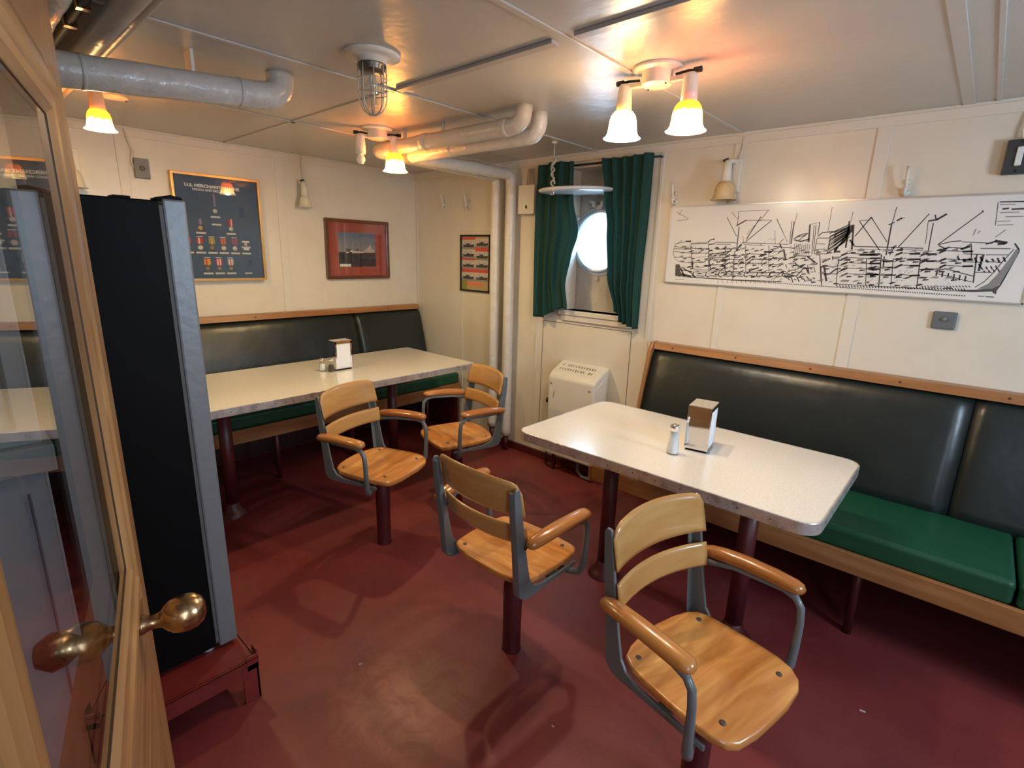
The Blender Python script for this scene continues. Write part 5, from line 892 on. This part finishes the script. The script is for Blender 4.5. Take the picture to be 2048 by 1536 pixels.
# coat hooks
def coat_hook(x, z, label, s=1.0, dr_=1):
    t = thing('coat_hook', label, 'hook', (x, 0, z), 0, 'painted coat hooks'); t.scale = (1.3, 1.3, 1.3)
    MB().tube([(0, 0, -0.028), (0, -0.008, -0.028)], 0.013, 12).tube([(0, 0, 0.006), (0, -0.006, 0.006)], 0.009, 12).build('back_plate', TRIM, t)
    MB().tube([(0, -0.004, -0.022), (0, -0.022, -0.018), (0, -0.034, 0.004), (0, -0.042, 0.034), (0, -0.040, 0.05)], [0.007, 0.006, 0.005, 0.005, 0.006], 10).tube([(0, -0.006, -0.032), (0, -0.026, -0.036), (0, -0.034, -0.022), (0, -0.034, -0.012)], [0.006, 0.005, 0.005, 0.006], 10).build('hook_arm', TRIM, t)
for x, z, l in ((2.372, 1.845, 'painted coat hook above the left corner of the ship drawing'), (3.430, 1.840, 'painted coat hook above the bow masts of the ship drawing'), (0.672, 1.875, 'painted coat hook above the small black framed photo sheet'), (0.398, 1.885, 'painted coat hook nearest the corner, left of the photo sheet')): coat_hook(x, z, l)

# electrical fittings
ou = thing('wall_outlet', 'grey square outlet plate below the ship drawing', 'outlet', (3.657, 0, 1.275))
MB().box(-0.041, 0.041, -0.016, 0, -0.037, 0.037).build('plate', GREYBOX if False else mat('slate outlet', (0.13, 0.14, 0.15), 0.45), ou, bevel=0.006, seg=3)
MB().tube([(0.0, -0.016, 0.006), (0.0, -0.024, 0.006)], 0.009, 16).build('button', mat('slate button', (0.20, 0.21, 0.22), 0.4), ou)
sw = thing('light_switch', 'charcoal switch plate with white lever at the right edge', 'switch', (3.765, 0, 1.915))
MB().box(-0.042, 0.042, -0.038, 0, -0.062, 0.062).build('plate', CHAR, sw, bevel=0.004)
MB().box(-0.010, 0.010, -0.046, -0.038, -0.034, 0.034).build('lever', mat('white lever', (0.75, 0.75, 0.72), 0.4), sw, bevel=0.003)
MB().tube([(0.0, -0.041, 0.052), (0.0, -0.037, 0.052)], 0.004, 8).build('screw', DARKM, sw); MB().tube([(0.0, -0.041, -0.052), (0.0, -0.037, -0.052)], 0.004, 8).build('screw', DARKM, sw)
MB().tube([(0.0, -0.02, 0.06), (-0.008, -0.015, 0.10), (0.0, -0.012, 0.16), (0.002, -0.012, 0.20)], 0.005, 8).tube([(0.02, -0.02, 0.06), (0.028, -0.015, 0.12), (0.024, -0.012, 0.20)], 0.005, 8).build('lead', TRIM, sw)
jb = thing('junction_box', 'grey metal box with lead between lamp and medal display', 'electrical box', (0, -1.980, 1.915))
MB().box(0, 0.030, -0.036, 0.036, -0.054, 0.054).build('cover', GREYBOX, jb, bevel=0.003)
MB().tube([(0.030, 0, 0), (0.034, 0, 0)], 0.015, 16).build('knockout', mat('grey disc', (0.15, 0.15, 0.155), 0.5), jb)
MB().tube([(0.012, -0.035, 0.0), (0.012, -0.045, 0.03), (0.010, -0.03, 0.09), (0.008, -0.045, 0.14), (0.008, -0.06, 0.20)], 0.006, 8).build('lead', TRIM, jb)
cbx = thing('wall_cabinet', 'small cream painted box with keyhole beside the left curtain', 'box', (1.312, 0, 1.862))
MB().box(-0.072, 0.072, -0.070, 0, -0.094, 0.094).build('casing', WHITE, cbx, bevel=0.003)
MB().tube([(0.005, -0.070, -0.045), (0.005, -0.073, -0.045)], 0.008, 10).box(0.0, 0.014, -0.073, -0.070, -0.060, -0.050).build('keyhole', mat('keyhole dark', (0.05, 0.04, 0.03), 0.6), cbx)
MB().tube([(-0.03, -0.03, 0.09), (-0.032, -0.02, 0.14), (-0.03, -0.012, 0.205)], 0.005, 8).tube([(0.0, -0.03, 0.09), (-0.012, -0.018, 0.13), (-0.012, -0.012, 0.205)], 0.005, 8).tube([(0.04, -0.03, 0.09), (0.02, -0.018, 0.12), (0.01, -0.012, 0.205)], 0.005, 8).build('lead', mat('pinkish lead paint', (0.50, 0.38, 0.32), 0.5), cbx)

# ================================================================== ON THE TABLES
def dispenser(label, loc, rz, wx=0.078, wy=0.125, h=0.186):
    t = thing('napkin_dispenser', label, 'napkin dispenser', loc, rz, 'napkin dispensers on the tables')
    a, c = wx / 2, wy / 2
    MB().box(-a + 0.004, a - 0.004, -c + 0.006, c - 0.006, 0.0, 0.008).build('base', BLACK, t)
    sh = MB().box(-a, a, -c, -c + 0.003, 0.010, h - 0.002).box(-a, a, c - 0.003, c, 0.010, h - 0.002).box(-a, a, -c, c, h - 0.003, h).box(-a, a, -c, c, 0.008, 0.011)
    for s in (-1, 1): sh.box(s * a, s * (a - 0.0015), -c, -c + 0.012, 0.011, h - 0.005).box(s * a, s * (a - 0.0015), c - 0.012, c, 0.011, h - 0.005).box(s * a, s * (a - 0.0015), -c, c, h - 0.020, h - 0.004)
    sh.build('chrome_casing', CHROME, t, bevel=0.0025)
    MB().box(-a + 0.0025, a - 0.0025, -c + 0.006, c - 0.006, 0.012, h - 0.012).build('napkins', PAPER, t)
    for s in (-1, 1): MB().box(s * (a + 0.001), s * (a - 0.002), -c + 0.010, c - 0.010, 0.012, h * 0.62).build('face_plate', CHROME, t, bevel=0.001)
    return t
d1 = dispenser('tall chrome napkin dispenser with white napkins beside the salt shaker on the right table', (3.012, -0.893, 0.7515), math.radians(9), wx=0.090)
d2 = dispenser('chrome napkin dispenser on the long left table', (0.792, -1.224, 0.7515), math.radians(0), wy=0.118)
for d in (d1, d2):
    for k in kids(d):
        if k.name.startswith('face_plate') and k.bound_box[0][0] > 0: bpy.data.objects.remove(k)
def shaker(label, loc, h, r, fill, fm, cat='shaker'):
    t = thing('salt_shaker' if fm is SALT else 'pepper_shaker', label, cat, loc)
    MB().lathe([(0.0, 0.0), (r * 0.96, 0.0), (r, 0.004), (r * 0.98, 0.012), (r * 0.80, h * 0.45), (r * 0.64, h * 0.74), (r * 0.62, h * 0.80)], 12).build('glass_body', JAR, t)
    MB().lathe([(0.0, 0.004), (r * 0.86, 0.004), (r * 0.86, 0.012), (r * (0.92 - 0.36 * fill), h * 0.80 * fill), (0.0, h * 0.80 * fill)], 20).build('filling', fm, t)
    MB().lathe([(r * 0.66, h * 0.775), (r * 0.70, h * 0.79), (r * 0.66, h * 0.83), (r * 0.76, h * 0.86), (r * 0.78, h * 0.92), (r * 0.66, h * 0.975), (r * 0.35, h), (0.0, h)], 24).build('lid', CHROME, t)
    return t
shaker('glass salt shaker with chrome lid beside the napkin dispenser on the right table', (2.965, -1.038, 0.7515), 0.120, 0.025, 0.95, SALT)
shaker('shorter glass shaker of salt, the left one of the pair on the left table', (0.775, -1.343, 0.7515), 0.082, 0.021, 0.7, SALT)
shaker('glass pepper shaker touching the napkin dispenser on the left table', (0.826, -1.312, 0.7515), 0.086, 0.021, 0.6, PEPPER)
# small scraps on the floor
for i, (x, y, s, a) in enumerate(((2.77, -2.28, 0.010, 0.4), (2.30, -2.06, 0.006, 1.2), (3.72, -0.98, 0.009, 0.2), (2.98, -1.77, 0.005, 0.0))):
    M_ = Matrix.Translation((x, y, 0.0005)) @ Matrix.Rotation(a, 4, 'Z')
    tag(MB().box(-s, s, -s * 0.35, s * 0.35, 0, 0.002, M_).build('paper_scrap', mat('scrap', (0.55, 0.48, 0.45), 0.8)), ['white scrap on the floor near the fridge stand', 'tiny white scrap left of the dark worn floor patch', 'pale scrap on the floor under the right bench', 'tiny white scrap on the floor behind the right table armchair'][i], 'scrap', 'scraps on the floor')
